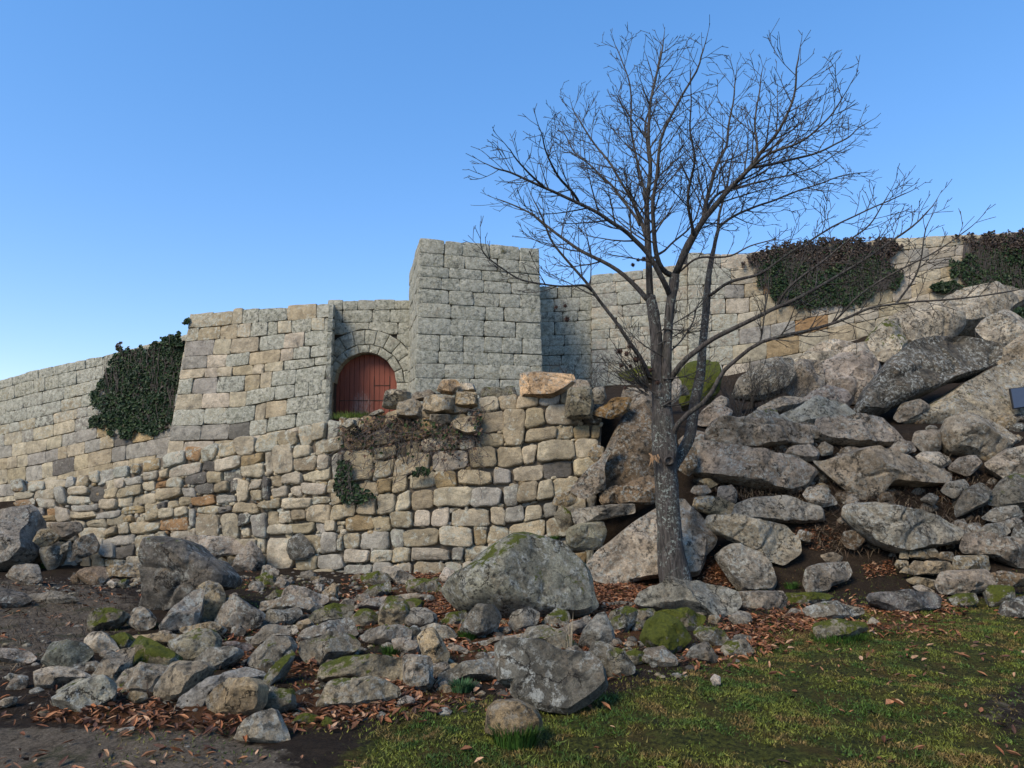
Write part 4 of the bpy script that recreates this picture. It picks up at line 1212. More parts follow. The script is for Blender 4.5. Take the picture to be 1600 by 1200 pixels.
E('ZB','b',"square brown block under the long dark slab","1290,770 1300,715 1430,712 1440,770 1380,780",tilt=0.1,col=(0.23,0.205,0.15))
for pts, lab in (("1045,720 1050,695 1080,695 1085,725","topmost little cobble of the stacked cobbles low on the bank"),("1095,715 1100,690 1200,680 1215,715 1150,725","long flat cobble topping the stacked cobbles low on the bank"),
                 ("1025,750 1035,730 1080,735 1080,760 1040,765","left cobble of the stacked cobbles low on the bank"),("1090,760 1110,735 1150,740 1165,790 1110,795","rounded middle cobble of the stacked cobbles low on the bank"),
                 ("1150,765 1165,735 1260,740 1280,770 1220,795 1165,790","broad right cobble of the stacked cobbles low on the bank"),("1045,785 1070,760 1105,775 1100,795","small lower cobble of the stacked cobbles low on the bank"),
                 ("1080,820 1120,805 1200,820 1210,855 1130,850","lowest flat stone under the stacked cobbles of the bank"),("1220,720 1230,695 1280,695 1285,735","brown cobble between the stacked cobbles and the square brown block")):
    E('ZB','t',lab,pts,tilt=0.15,col=(0.30,0.26,0.19))
E('ZB','b',"dull round brown stone stuck in the soil left of the wedge boulder","790,640 800,605 850,600 890,640 850,680 810,670",tilt=0.2)
E('ZB','t',"flat tan stone above the blocky blotched boulder","695,710 740,695 790,715 770,740 720,735",col=(0.34,0.31,0.25))
E('ZB','k',"grey-brown stone in the hollow left of the angular tan slab","620,440 640,410 690,400 740,445 760,475 700,488 650,470")
E('ZB','b',"dull stone in the dark gap under the layered boulder","580,640 600,595 650,610 640,650",tilt=0.2)
E('ZB','t',"flat tan-grey stone left of the layered boulder","130,490 140,455 190,445 300,480 290,520 190,515")
E('ZB','k',"rounded stone between the flat tan-grey stone and the smooth slab","235,450 240,405 290,400 315,430 310,470 270,475")
E('ZB','k',"smooth stone close behind the trunk, under the smooth slab","115,425 130,400 180,395 200,425 160,440")
E('ZB','t',"small tan stones' neighbour tucked under the smooth slab's left end","150,375 190,365 230,390 200,405")
E('ZB','d',"dark stone in leaves right of the angular tan slab","1140,460 1180,430 1220,450 1200,480")
E('ZB','k',"dark corner stone between the long pale slab and hollow boulder","620,160 640,130 680,130 690,180 640,185")
# ---- boulders behind the trunk
E('ZC','b',"big dark brown slanted rock face left of the tree fork","350,600 345,480 400,360 440,280 520,230 570,310 580,520 520,560 440,575",Y=12.1,tilt=0.3,thick=0.3,col=(0.17,0.135,0.10),k=0)
E('ZC','k',"smooth grey ridge-backed stone at the wall's right end","215,575 290,485 330,460 395,360 410,370 350,480 360,570 270,612",Y=11.75,tilt=0.1,thick=0.5)
E('ZC','p',"large pale boulder right behind the foot of the trunk","295,920 340,860 480,750 590,680 700,640 770,720 800,810 790,900 760,965 640,970 500,985 420,1010 320,980",Y=10.75,tilt=0.4,thick=0.4,rough=0.7,col=(0.34,0.315,0.285))
E('ZC','b',"shaded end face of the large pale boulder, coloured dark, right of the trunk","745,680 790,720 855,810 800,880 750,960 735,800",Y=10.75,tilt=0.3,col=(0.2,0.17,0.14))  # the pale boulder's right face, its shade put into the brown colour
E('ZC','g',"long horizontal lichened block at the wall's right end","215,690 220,675 370,655 480,650 485,690 370,715 230,740",Y=11.5,tilt=0.1,thick=0.6)
E('ZC','g',"squarish lichened block under the long horizontal block","195,830 200,765 240,745 340,735 355,780 330,845 220,850",Y=11.4,tilt=0.1,thick=0.6,col=(0.25,0.26,0.21),moss=0.4)
E('ZC','t',"pale tan stone under the ridge-backed stone","130,650 140,615 215,585 230,640 190,660",Y=11.8,tilt=0.1)
E('ZC','m',"greenish stone left of the long horizontal block","135,700 170,665 210,700 215,745 160,755",Y=11.75,tilt=0.1)
E('ZC','t',"diamond-shaped tan stone above the ridge-backed stone","285,430 310,385 350,400 350,430 315,462",Y=11.95,tilt=0.1)
E('ZC','o',"orange-brown wedge stone left of the tree fork","305,245 400,180 470,180 450,240 390,265",Y=12.3,tilt=0.2,col=(0.27,0.175,0.075))
E('ZC','k',"grey broken rock behind the orange-brown wedge","440,190 450,140 560,150 585,310 520,260",Y=12.7,tilt=0.4)
E('ZC','w',"pale upright stone just right of the trunk above the fork","635,200 640,100 670,80 695,110 690,170 650,205",Y=13.2,tilt=0.3)
E('ZC','b',"brown block under the ridge-backed stone","335,630 350,590 410,570 412,640 350,652",Y=11.8,tilt=0.1,col=(0.24,0.19,0.14))
E('ZC','b',"dark brown block against the left side of the trunk","415,580 540,530 580,540 580,640 430,645",Y=11.7,tilt=0.1)
E('ZC','d',"small dark stone right of the pale upright stone","700,120 720,125 735,160 700,165",Y=13.6,tilt=0.3)
E('ZC','m',"bright green moss-covered boulder behind the second stem","670,75 720,10 830,0 890,60 880,150 800,190 690,220 675,140",Y=14.4,tilt=0.9,moss=1.5,grow=0.95,rough=1.4)
E('ZC','k',"grey slab right of the bright green moss-covered boulder","790,240 870,170 905,185 905,210 840,250",Y=13.8,tilt=0.3)
E('ZC','k',"brown-grey rock between the trunk and the long pale slab","690,370 740,320 800,335 795,380 720,410",Y=12.6,tilt=0.2,col=(0.2,0.17,0.14))
E('ZC','b',"dark rock directly right of the fork, in shade","690,490 700,420 760,400 770,480 730,520",Y=12.0,tilt=0.2)
E('ZC','g',"lichened corner block at the upper right end of the wall","190,205 200,140 290,135 300,200 290,260 185,262",Y=12.25,tilt=0.05,col=(0.27,0.255,0.2),moss=0.4)
E('ZC','g',"small grey block right of the lichened corner block","302,190 310,135 350,130 362,175 345,200",Y=12.3,tilt=0.1)
# ---- loose stones on top of the dry stone wall
E('ZM','t',"huge flat orange-tan slab lying on top of the wall by the tower","1175,110 1178,65 1250,57 1420,70 1430,110 1380,150 1320,180 1180,175",Y=12.3,tilt=0.1,thick=0.5,grow=1.0,facets=2,edge=6,dy=0.2,rough=0.6,corner=.06,col=(0.50,0.37,0.24))
E('ZM','k',"dark grey stone right of the orange-tan slab","1380,170 1420,100 1480,110 1500,150 1400,190",Y=12.8,tilt=0.3,edge=6,corner=0.06,grow=1.06,facets=2,dy=0.16)
E('ZM','k',"tall pale block on the wall top beside the red gate","565,220 580,145 620,138 690,152 690,200 630,225 600,228",Y=12.45,tilt=0.1,thick=0.7,col=(0.36,0.325,0.26),edge=6,corner=0.06,grow=1.06,facets=2,dy=0.16)
E('ZM','k',"tan block below the tall pale block by the gate","630,262 632,200 700,180 735,195 732,262 680,270",Y=12.3,tilt=0.05,thick=0.7,col=(0.34,0.30,0.235),edge=6,corner=0.06,grow=1.06,facets=2,dy=0.16)
E('ZM','k',"low rounded block behind the big squared block on the wall top","695,190 700,158 780,143 810,160 790,185",Y=12.7,tilt=0.2,edge=6,corner=0.06,grow=1.06,facets=2,dy=0.16)
E('ZM','t',"big squared pale block on the wall top under the rust cobble","745,235 752,175 800,162 880,172 882,240 800,250",Y=12.25,tilt=0.05,thick=0.7,col=(0.40,0.355,0.27),edge=6,corner=0.06,grow=1.06,facets=2,dy=0.16)
E('ZM','t',"rusty tan cobble perched on top of the wall","808,145 830,97 890,95 912,115 880,165 830,155",Y=12.35,tilt=0.1,thick=0.7,col=(0.33,0.245,0.15),edge=6,corner=0.06,grow=1.06,facets=2,dy=0.16)
E('ZM','p',"small pale stone right of the perched rusty cobble","900,148 915,108 970,112 985,148",Y=12.5,tilt=0.1,thick=0.7,edge=6,corner=0.06,grow=1.06,facets=2,dy=0.16)
E('ZM','t',"squarish block under the small pale stone on the wall top","888,210 890,150 985,152 990,215 940,222",Y=12.3,tilt=0.05,thick=0.7,edge=6,corner=0.06,grow=1.06,facets=2,dy=0.16)
E('ZM','t',"pale five-sided stone below the wall top, amid dead vines","870,290 900,265 995,255 995,330 945,342 885,322",Y=12.2,tilt=0.05,thick=0.5,col=(0.40,0.35,0.26),edge=6,corner=0.06,grow=1.06,facets=2,dy=0.16)
E('ZM','p',"pale brick-shaped stone under the big squared block","775,292 778,250 865,250 868,285 830,300",Y=12.2,tilt=0.05,thick=0.6,edge=6,corner=0.06,grow=1.06,facets=2,dy=0.16)
E('ZM','m',"brown-mossed stone left of the orange-tan slab","1000,190 1005,140 1100,135 1150,125 1168,180 1080,190",Y=12.6,tilt=0.2,edge=6,corner=0.06,grow=1.06,facets=2,dy=0.16)
E('ZM','p',"egg-shaped pale stone in the vines below the gate","380,300 400,275 445,275 450,300 410,318",Y=12.25,tilt=0.1,thick=0.7,edge=6,corner=0.06,grow=1.06,facets=2,dy=0.16)
E('ZM','p',"long pale sliver stone pointing at the red gate","500,255 560,225 575,240 520,262",Y=12.4,tilt=0.2,edge=6,corner=0.06,grow=1.06,facets=2,dy=0.16)
# ---- outcrops below the right curtain wall
E('ZR','d',"great tilted slab crusted with black and white lichen, right outcrop","850,870 880,790 940,720 1000,640 1080,580 1200,540 1340,540 1480,570 1480,630 1420,670 1240,740 1150,790 1040,840 930,885",Y=14.2,tilt=0.45,thick=0.28,facets=2,moss=0.1,n=100,col=(0.085,0.085,0.078))
E('ZR','k',"wedge stone caught beneath the great tilted slab","1025,890 1060,830 1130,815 1175,850 1120,890 1050,910",Y=14.0,tilt=0.3)
E('ZR','k',"broad sloping rock carrying the dark plaque","1010,940 1180,840 1330,750 1480,670 1550,645 1680,650 1720,800 1700,980 1540,960 1200,960",Y=14.4,tilt=0.25,thick=0.3,facets=2,moss=0.5,n=100,col=(0.30,0.285,0.235),rough=0.5)
E('ZR','k',"pale stained outcrop above the great tilted slab","1000,450 1080,420 1200,390 1300,400 1330,480 1260,560 1060,570 1030,490",Y=18.5,tilt=0.4,col=(0.33,0.31,0.28))
E('ZR','p',"highest pale outcrop with a mossy crest under the curtain wall","1180,480 1230,370 1400,330 1600,320 1680,330 1560,400 1430,480 1310,500",Y=19.5,tilt=0.5,moss=0.3)
E('ZR','p',"pale rounded outcrop behind the great tilted slab's right end","1390,500 1420,460 1520,410 1600,460 1680,500 1600,560 1490,580 1430,540",Y=17.5,tilt=0.4,col=(0.37,0.35,0.31))
E('ZR','p',"smooth cream rock at the right frame edge above the plaque rock","1490,640 1510,590 1600,530 1720,540 1720,680 1560,680",Y=16.2,tilt=0.3,col=(0.40,0.36,0.29))
E('ZR','k',"pinkish weathered outcrop left of the great tilted slab","690,720 700,650 780,610 880,610 960,660 920,760 850,830 700,790",Y=15.8,tilt=0.45,col=(0.29,0.265,0.25))
E('ZR','k',"squared grey-brown outcrop left of the pinkish outcrop","555,690 600,645 690,650 700,740 685,790 600,805 545,770",Y=15.6,tilt=0.4,col=(0.26,0.24,0.215))
E('ZR','d',"dark lichened rock behind the twiggy bush","300,800 330,720 385,680 450,640 560,630 580,700 540,770 480,800 400,810",Y=15.5,tilt=0.4,col=(0.17,0.17,0.16))
E('ZR','g',"low greenish lichened hump above the hollow boulder","470,910 560,860 680,830 800,840 850,880 830,920 620,930",Y=13.6,tilt=0.8,thick=0.35,moss=0.4,col=(0.27,0.285,0.265))
E('ZR','k',"low grey rock above the long pale slab","130,900 170,870 240,840 290,865 260,920 160,925",Y=13.6,tilt=0.5)
E('ZR','g',"low lichened rock with moss, left of the greenish hump","310,930 400,870 480,855 500,890 440,930",Y=13.7,tilt=0.6,moss=0.6)
E('ZR','k',"purple-grey rock above the greenish hump","590,840 680,770 790,770 830,810 800,850 650,850",Y=14.6,tilt=0.5,col=(0.23,0.215,0.21))
E('ZR','p',"pale outcrop with a bright moss patch left of the stained outcrop","880,580 950,490 1030,470 1070,570 1010,640 930,620",Y=17.6,tilt=0.5,moss=0.8)
E('ZR','p',"long pale ledge stone at the foot of the curtain wall","630,605 700,560 800,555 850,570 790,605 680,615",Y=20.5,tilt=0.3)
E('ZR','w',"small white cap stone on the pale ledge","720,612 760,592 805,605 790,622",Y=20.0,tilt=0.3)
E('ZR','p',"pale broken ledge above the squared grey-brown outcrop","540,660 620,615 760,612 750,660 640,670",Y=17.5,tilt=0.5)
E('ZR','k',"brown-grey slope rock under the twiggy bush","420,850 540,800 640,815 570,860 470,865",Y=14.5,tilt=0.7)
E('ZR','p',"pale weathered outcrop between the ledge and the mossy outcrop","780,640 800,590 880,570 930,620 950,680 860,700",Y=17.2,tilt=0.5)
E('ZR','k',"mossy grey ridge just above the wall's right end","-200,700 -150,680 -40,670 10,690 -10,720 -150,725",Y=15.5,tilt=0.6,moss=1.2)
# small stones filling the gaps
DIG = 0.20
FILL = [("small plain stone half buried between the larger fallen stones", "small stones filling the rubble", 150, (5, 17),
         [(60,1075),(60,1030),(240,970),(420,900),(640,895),(760,960),(930,960),(1000,940),(1200,945),(1160,1010),(1010,1060),(760,1070),(560,1100),(180,1100)], False),
        ("small earthy stone wedged in soil between the boulders of the bank", "small stones filling the bank", 140, (6, 20),
         [(1095,690),(1250,660),(1600,640),(1600,880),(1450,900),(1330,830),(1210,720),(1090,800)], True),
        ("small stone lying at the foot of the dry stone wall", "stones along the wall foot", 26, (5, 11),
         [(110,905),(400,898),(690,905),(690,915),(400,912),(110,918)], False)]
rf = random.Random(99)
for lab, grp, cnt, (lo, hi), poly, bank in FILL:
    xs = [p[0] for p in poly]; ys = [p[1] for p in poly]; k_ = 0
    while k_ < cnt:
        X, Yp = rf.uniform(min(xs), max(xs)), rf.uniform(min(ys), max(ys))
        if not bool(inpoly(X, Yp, poly)): continue
        k_ += 1
        rx = rf.uniform(lo, hi); ry = rx * rf.uniform(.5, .85); m_ = rf.randint(5, 7)
        P = [(X + math.cos(2*math.pi*i/m_)*rx*rf.uniform(.75, 1.2), Yp - math.sin(2*math.pi*i/m_)*ry*rf.uniform(.75, 1.2)) for i in range(m_)]
        kd = rf.choice('gkkmtgd' if not bank else 'kbkbtgd')
        f_ = rf.uniform(.75, 1.05)
        h_ = hit(X, Yp + ry*.5)
        o = boulder("small_stone", P, h_.y - .02, .6, .6, k_*7 + len(lab), (*[x*f_ for x in KC[kd]], KM[kd]), n=20)
        tag(o, lab, "stone", grp)
# plaque on its rock
pl = tag(empty("plaque", at(1591, 641, 13.92)), "dark slate-blue metal plaque fixed to the sloping rock at the right edge", "plaque")
def quad_plate(px, Y0, Y1, th, name, mat, inset=0.0):
    P = [at(x, y, Y) for (x, y), Y in zip(px, (Y1, Y1, Y0, Y0))]
    c = sum(P, Vector())/4
    P = [p + (c-p).normalized()*inset for p in P]
    n_ = (P[1]-P[0]).cross(P[3]-P[0]).normalized()
    if n_.y > 0: n_ = -n_
    mb = MB(); mb.hexa([p for p in P] + [p + n_*th for p in P])
    return mb.build(name, mat, pl)
pq = [(1576,608), (1622,603), (1630,633), (1582,640)]
quad_plate(pq, 13.86, 14.0, 0.03, "plaque_frame", M_METAL)
quad_plate(pq, 13.86, 14.0, 0.042, "plate", M_PLAQUE, 0.025)
# ---------------------------------------------------------------- the bare chestnut tree
TY = 10.25
def z5(x, y): return (720 + x/2, 20 + y/2)
def z6(x, y): return (940 + x*300/1059, 380 + y*340/1200)
def z7(x, y): return (1040 + x*0.35, 340 + y*0.35)
tb = hit(1052, 917)
tree = tag(empty("bare_tree", (tb.x, TY, float(terrain(tb.x, TY)))), "tall leafless chestnut tree with spreading branches in front of the rocky bank", "tree")

def smooth_path(P, n):
    """Catmull-Rom through points"""
    P = [Vector(p) for p in P]
    Q = [P[0]*2 - P[1]] + P + [P[-1]*2 - P[-2]]
    out = []
    segs = len(P) - 1
    for i in range(n + 1):
        t = i / n * segs
        k = min(int(t), segs - 1); f = t - k
        a, b, c, d = Q[k:k+4]
        out.append(0.5 * ((2*b) + (c-a)*f + (2*a - 5*b + 4*c - d)*f*f + (3*b - a - 3*c + d)*f**3))
    return out

def px_path(pts, y0, y1):
    m = len(pts)
    return [at(p[0], p[1], y0 + (y1-y0) * (i/(m-1))**0.8) for i, p in enumerate(pts)]

RT = random.Random(77)
def rnd_dir(rt): 
    while True:
        v = Vector((rt.uniform(-1,1), rt.uniform(-1,1), rt.uniform(-1,1)))
        if 0.05 < v.length < 1: return v.normalized()

TW = [0]
def grow(mb, p, d, L, r, lev, rt):
    """one twig and its side twigs"""
    n = 5 if lev == 1 else (4 if lev == 2 else 2)
    pts = [p]; ds = [d]
    for i in range(n):
        d = (d + rnd_dir(rt) * 0.115 + Vector((0, 0, 0.075 if lev < 3 else 0.04))).normalized()
        pts.append(pts[-1] + d * (L / n)); ds.append(d)
    rad = [max(0.0042, r * (1 - 0.72*i/n)) for i in range(n+1)]
    mb.tube(pts, rad, 5 if lev == 1 else 3, cap=False); TW[0] += 1
    if lev >= 4: return
    sp = {1: 0.12, 2: 0.115, 3: 0.11}[lev]
    k = int(L / sp)
    for j in range(k):
        t = (j + 0.6 + rt.uniform(-.3, .3)) / k
        if t < 0.12: continue
        i = min(int(t*n), n-1); q = pts[i].lerp(pts[i+1], t*n - i)
        dd = ds[i]
        ax = dd.cross(rnd_dir(rt)).normalized()
        a = R(rt.uniform(25, 48))
        nd = (dd*math.cos(a) + ax*math.sin(a)).normalized()
        if lev == 1: l2 = L * rt.uniform(0.28, 0.6) * (1.1 - 0.6*t)
        elif lev == 2: l2 = rt.uniform(0.10, 0.32) * (1.15 - 0.5*t)
        else:
            if rt.random() < 0.3: continue
            l2 = rt.uniform(0.06, 0.14)
        if l2 < 0.05: continue
        grow(mb, q, nd, l2, rad[i]*0.62, lev+1, rt)

def limb(name, pts, y0, y1, r0, r1, tw_from=0.25, tw_len=1.3, spacing=0.155, n=26, mat=None, sides=8, parent=None, twigs=True, lenfall=0.55):
    rt = random.Random(len(pts)*31 + int(pts[0][0]) + int(pts[-1][1])*7)
    P = smooth_path(px_path(pts, y0, y1), n)
    for i in range(1, len(P)-1):
        P[i] = P[i] + noise.noise_vector(P[i]*2.2) * 0.03
    r0 *= 0.78
    rad = [r0 + (r1-r0)*(i/n)**0.85 for i in range(n+1)]
    mb = MB(); mb.tube(P, rad, sides)
    o = mb.build(name, mat or M_TWIG, parent or tree, smooth=180)
    if not twigs: return P, o
    mb = MB()
    L = sum((P[i+1]-P[i]).length for i in range(n))
    k = int(L*(1-tw_from)/spacing)
    side = 1
    for j in range(k):
        t = tw_from + (1-tw_from)*(j + rt.uniform(0.2, 0.8))/k
        i = min(int(t*n), n-1); q = P[i].lerp(P[i+1], t*n-i)
        dd = (P[i+1]-P[i]).normalized()
        ax = dd.cross(Vector((0, 1, 0)) + rnd_dir(rt)*0.75).normalized() * side
        side = -side if rt.random() < 0.8 else side
        a = R(rt.uniform(28, 55))
        nd = (dd*math.cos(a) + ax*math.sin(a)).normalized()
        l = tw_len * rt.uniform(0.55, 1.1) * (1 - lenfall*(t - tw_from)/(1-tw_from))
        grow(mb, q, nd, l, max(0.0055, rad[i]*0.5 if rad[i] < 0.03 else 0.014), 1 if l > 0.5 else 2, rt)
    grow(mb, P[-1], (P[-1]-P[-2]).normalized(), 0.34, r1, 2, rt)
    mb.build("twigs", M_TWIG, o, smooth=180)
    return P, o

# trunk with root flare, up to the fork, and the main stems
def stem(name, pts, rad_px, y0, y1, mat, n=30, sides=16, rough=0.012):
    m = len(pts)
    ctrl = px_path(pts, y0, y1)
    P = smooth_path(ctrl, n)
    rad = []
    for i in range(n+1):
        t = i/n*(m-1); k = min(int(t), m-2)
        r = rad_px[k] + (rad_px[k+1]-rad_px[k])*(t-k)
        rad.append(r / F * P[i].y)
    mb = MB(); mb.tube(P, rad, sides)
    v2 = []
    for v in mb.v:
        q = Vector(v)
        v2.append(tuple(q + noise.noise_vector(Vector((q.x*5, q.y*5, q.z*2))) * rough*1.6 + noise.noise_vector(q*14)*rough*0.5))
    mb.v = v2
    return mb.build(name, mat, tree, smooth=180)
stem("trunk", [(1060,940),(1057,915),(1051,880),(1046,830),(1043,780),(1040,735),(1039,705),(1037,670),(1035,640),(1033,612)],
     [34,25,21.5,19,17.5,18,20,17.5,15,13], TY, TY, M_BARK, n=44, sides=22, rough=0.018)
stem("stem", [(1031,630),(1028,585),(1025,535),(1021,490),(1016,462)], [11,10,9.5,9,8], TY, TY, M_BARK, sides=12)
stem("stem", [(1040,630),(1041,585),(1043,530),(1047,480),(1053,446),(1055,428)], [9,8,7.5,7.5,7.5,6.5], TY-0.05, TY-0.1, M_BARK, sides=12)
stem("stem", [(1049,735),(1062,712),(1078,680),(1086,632),(1095,578),(1100,521),(1104,465),(1110,417),(1118,380),(1124,350)], [9,9,9,8,7,6.2,5.6,4.4,3.4,2.6], TY+0.1, TY+0.9, M_BARK, sides=12)
# torn stub and knot on the trunk
mb = MB(); rs = random.Random(3)
for i in range(14):
    p = at(1020 + rs.uniform(-6, 10), 712 + rs.uniform(-4, 8), TY - 0.22 + rs.uniform(-.05, .06))
    q = p + Vector((rs.uniform(-.06,.06), rs.uniform(-.05,0), rs.uniform(-0.11,-.03)))
    mb.tube([p, p.lerp(q, .5) + rnd_dir(rs)*0.01, q], [0.012, 0.013, 0.004], 4)
mb.build("torn_stub", M_CUT, tree)
mb = MB(); kc = at(1045, 720, TY - 0.205)
rk = [(0.075, 0.02), (0.078, -0.03), (0.055, -0.045), (0.045, -0.02), (0.02, 0.0)]
vs, fs = [], []
for r, d in rk:
    for i in range(14):
        a = 2*math.pi*i/14
        vs.append(kc + Vector((math.cos(a)*r, d, math.sin(a)*r)) + noise.noise_vector(Vector((a, r*40, 0)))*0.006)
for j in range(4):
    for i in range(14): fs.append((j*14+i, j*14+(i+1) % 14, (j+1)*14+(i+1) % 14, (j+1)*14+i))
fs.append(tuple(56+i for i in range(14)))
mb.add(vs, fs); mb.build("knot", M_BARK, tree, smooth=60)

LIMBS = [
 # centre leader and its right-hand twin
 ([(1016,470),(1014,420),(1012,370),(1010,320),(1015,270),(1014,220),(1016,165),(1028,110),(1036,70)], 0, -0.3, .075, .012, .2, 1.25),
 ([(1055,432),(1035,420),(1025,395),(1020,360),(1020,320),(1026,270),(1034,215),(1060,160),(1088,110),(1100,75)], 0, -1.2, .06, .010, .25, 1.1),
 ([(1012,330),(1000,270),(988,215),(985,160),(978,110),(962,72)], 0, .6, .032, .008, .1, .95),
 ([(1014,250),(1010,190),(1022,140),(1032,80)], 0, 1.2, .025, .008, .1, .8),
 # left fan
 ([(1049,470),(1038,442),(1014,400),(985,368),(960,350),(920,325),(875,305),(830,285),(795,268),(772,262)], 0, -1.4, .06, .010, .18, 1.15),
 ([(1012,468),(995,450),(960,420),(910,392),(870,365),(840,340),(815,325),(780,312)], 0, .5, .055, .009, .3, .95),
 ([(1015,392),(1000,345),(980,300),(945,245),(915,205),(895,170)], 0, .9, .045, .009, .15, 1.15),
 ([(1000,352),(965,300),(925,262),(895,232),(880,205)], .3, 2.0, .035, .009, .1, 1.0),
 ([(905,318),(875,275),(855,235),(845,205)], -.5, -1.6, .03, .008, .1, .8),
 ([(850,293),(815,260),(795,232)], -1.1, -1.9, .022, .007, .05, .65),
 ([(1016,592),(1002,560),(982,533),(945,480),(912,438),(872,387),(850,350),(835,315)], 0, -.9, .05, .009, .45, .85),
 ([(925,455),(910,447),(880,448),(845,445),(810,435),(785,420),(762,402),(752,385)], -.5, -1.5, .026, .007, .3, .55),
 # right fan
 ([(1055,432),(1072,385),(1098,342),(1114,275),(1135,225),(1142,180),(1150,120)], 0, .7, .065, .010, .22, 1.15),
 ([(1056,428),(1082,372),(1120,318),(1155,280),(1188,240),(1215,205),(1240,150),(1248,90)], 0, -1.3, .075, .010, .22, 1.25),
 ([(1150,285),(1195,245),(1245,225),(1290,190),(1318,150)], -.7, -1.8, .036, .008, .1, 1.05),
 ([(1170,262),(1225,252),(1280,238),(1325,215),(1350,195)], -.8, -.2, .03, .008, .1, .9),
 ([(1100,335),(1125,300),(1165,290),(1210,278),(1270,262),(1330,225)], .3, 1.6, .036, .008, .15, .95),
 ([(1085,370),(1075,310),(1085,255),(1078,200),(1080,150)], -.3, -1.4, .034, .008, .15, .9),
 ([(1185,242),(1180,200),(1185,150),(1190,115)], -.8, -.2, .026, .008, .05, .8),
 ([(1018,405),(1045,385),(1085,345),(1100,300),(1130,262)], .1, 1.8, .03, .008, .2, .9),
 ([(1124,355),(1145,340),(1185,322),(1245,300),(1305,278),(1345,270)], .9, 1.7, .036, .008, .15, .9),
 ([(1122,358),(1127,322),(1136,288),(1143,250),(1158,215)], .9, 1.3, .034, .008, .2, .6),
 ([(1060,425),(1090,405),(1140,400),(1175,385),(1215,375)], 0, -1.2, .026, .007, .2, .7),
 ([(1108,462),(1138,442),(1181,431),(1210,412),(1245,387),(1310,348),(1370,322),(1415,302)], .6, -.5, .036, .008, .38, .75),
 # long low boughs to the right
 ([(1042,600),(1062,570),(1098,539),(1138,519),(1195,490),(1257,462),(1320,424),(1372,392),(1412,365),(1450,330)], 0, -1.3, .062, .010, .42, .85),
 ([(1212,482),(1240,443),(1285,410),(1330,372),(1365,345),(1385,310)], -.6, -1.6, .028, .007, .2, .75),
 ([(1047,690),(1062,660),(1103,627),(1127,582),(1148,564),(1187,536),(1236,522),(1292,508),(1337,490),(1372,478),(1425,473),(1495,466),(1580,455)], 0, -1.6, .052, .009, .40, .7),
 ([(1398,476),(1425,440),(1440,400),(1450,350)], -1.2, -1.5, .020, .007, .15, .55),
 ([(1300,505),(1345,460),(1400,425),(1460,395),(1510,360)], -1.0, -1.8, .02, .007, .2, .6),
 ([(1038,560),(1075,520),(1090,480),(1105,455)], .1, .9, .02, .007, .2, .6),
]
for (pts, d0, d1, r0, r1, tf, tl) in LIMBS:
    limb("limb", pts, TY + d0, TY + d1, r0, r1, tf, tl, sides=9 if r0 > .04 else 6)

# clump of dead shoots with dry husks low on the left of the trunk
mb = MB(); rt = random.Random(9)
for i in range(16):
    p = at(1012 + rt.uniform(-4, 6), 612 + rt.uniform(-20, 10), TY - 0.15)
    d = Vector((-0.8 + rt.uniform(-.3, .5), rt.uniform(-.5, .4), 0.55 + rt.uniform(-.4, .5))).normalized()
    grow(mb, p, d, rt.uniform(0.5, 1.0), 0.012, 2, rt)
for i in range(9):
    a = at(1032 + rt.uniform(-6, 6), rt.uniform(480, 640), TY - 0.15)
    s_ = 1 if rt.random() < .5 else -1
    grow(mb, a, Vector((s_*0.9, rt.uniform(-.5,.5), rt.uniform(-.1,.6))).normalized(), rt.uniform(.6, 1.1), .012, 1, rt)
mb.build("dead_shoots", M_TWIG, tree, smooth=180)
def husk(px, py, Y, r):
    mb = MB(); c = at(px, py, Y); rh = random.Random(int(px*7+py))
    for i in range(70):
        d = rnd_dir(rh); s_ = d.orthogonal().normalized()*r*0.22
        mb.add([c + d*r*0.35 - s_, c + d*r*0.35 + s_, c + d*r*rh.uniform(.85, 1.15)], [(0,1,2)])
    vs, fs = [], []
    for j in range(5):
        for i in range(8):
            th, ph = math.pi*(j+.5)/5, 2*math.pi*i/8
            vs.append(c + Vector((math.sin(th)*math.cos(ph), math.sin(th)*math.sin(ph), math.cos(th)))*r*0.62)
    for j in range(4):
        for i in range(8): fs.append((j*8+i, j*8+(i+1) % 8, (j+1)*8+(i+1) % 8, (j+1)*8+i))
    mb.add(vs, fs)
    mb.build("chestnut_husk", M_BURR, tree)
for (x, y, d, r) in ((989,414,-.2,.042),(997,406,-.25,.036),(1006,405,-.2,.05),(869,480,-.9,.034),(883,478,-.9,.036),(886,499,-.9,.05),(985,541,-.3,.06),(968,549,-.3,.055),(979,553,-.35,.05),(971,571,-.35,.045),(985,572,-.3,.04),(1017,578,-.3,.045),(994,562,-.3,.06),(1028,598,-.32,.045),(977,606,-.3,.035)):
    husk(x, y, TY + d, r)
# ---------------------------------------------------------------- ivy, vines, shrubs
def leaf_cards(mb, c, nrm, size, col, rt, curl=0.25, long=1.0):
    """one pointed leaf folded on its midrib"""
    n = nrm.normalized(); a = n.orthogonal().normalized()
    t = rt.uniform(0, 2*math.pi); b = n.cross(a)
    u = a*math.cos(t) + b*math.sin(t); v = n.cross(u)
    L, W = size*0.6*long, size*0.42
    mb.add([c - u*L, c + v*W + n*size*curl, c + u*L, c - v*W + n*size*curl], [(0,1,2),(0,2,3)], col)

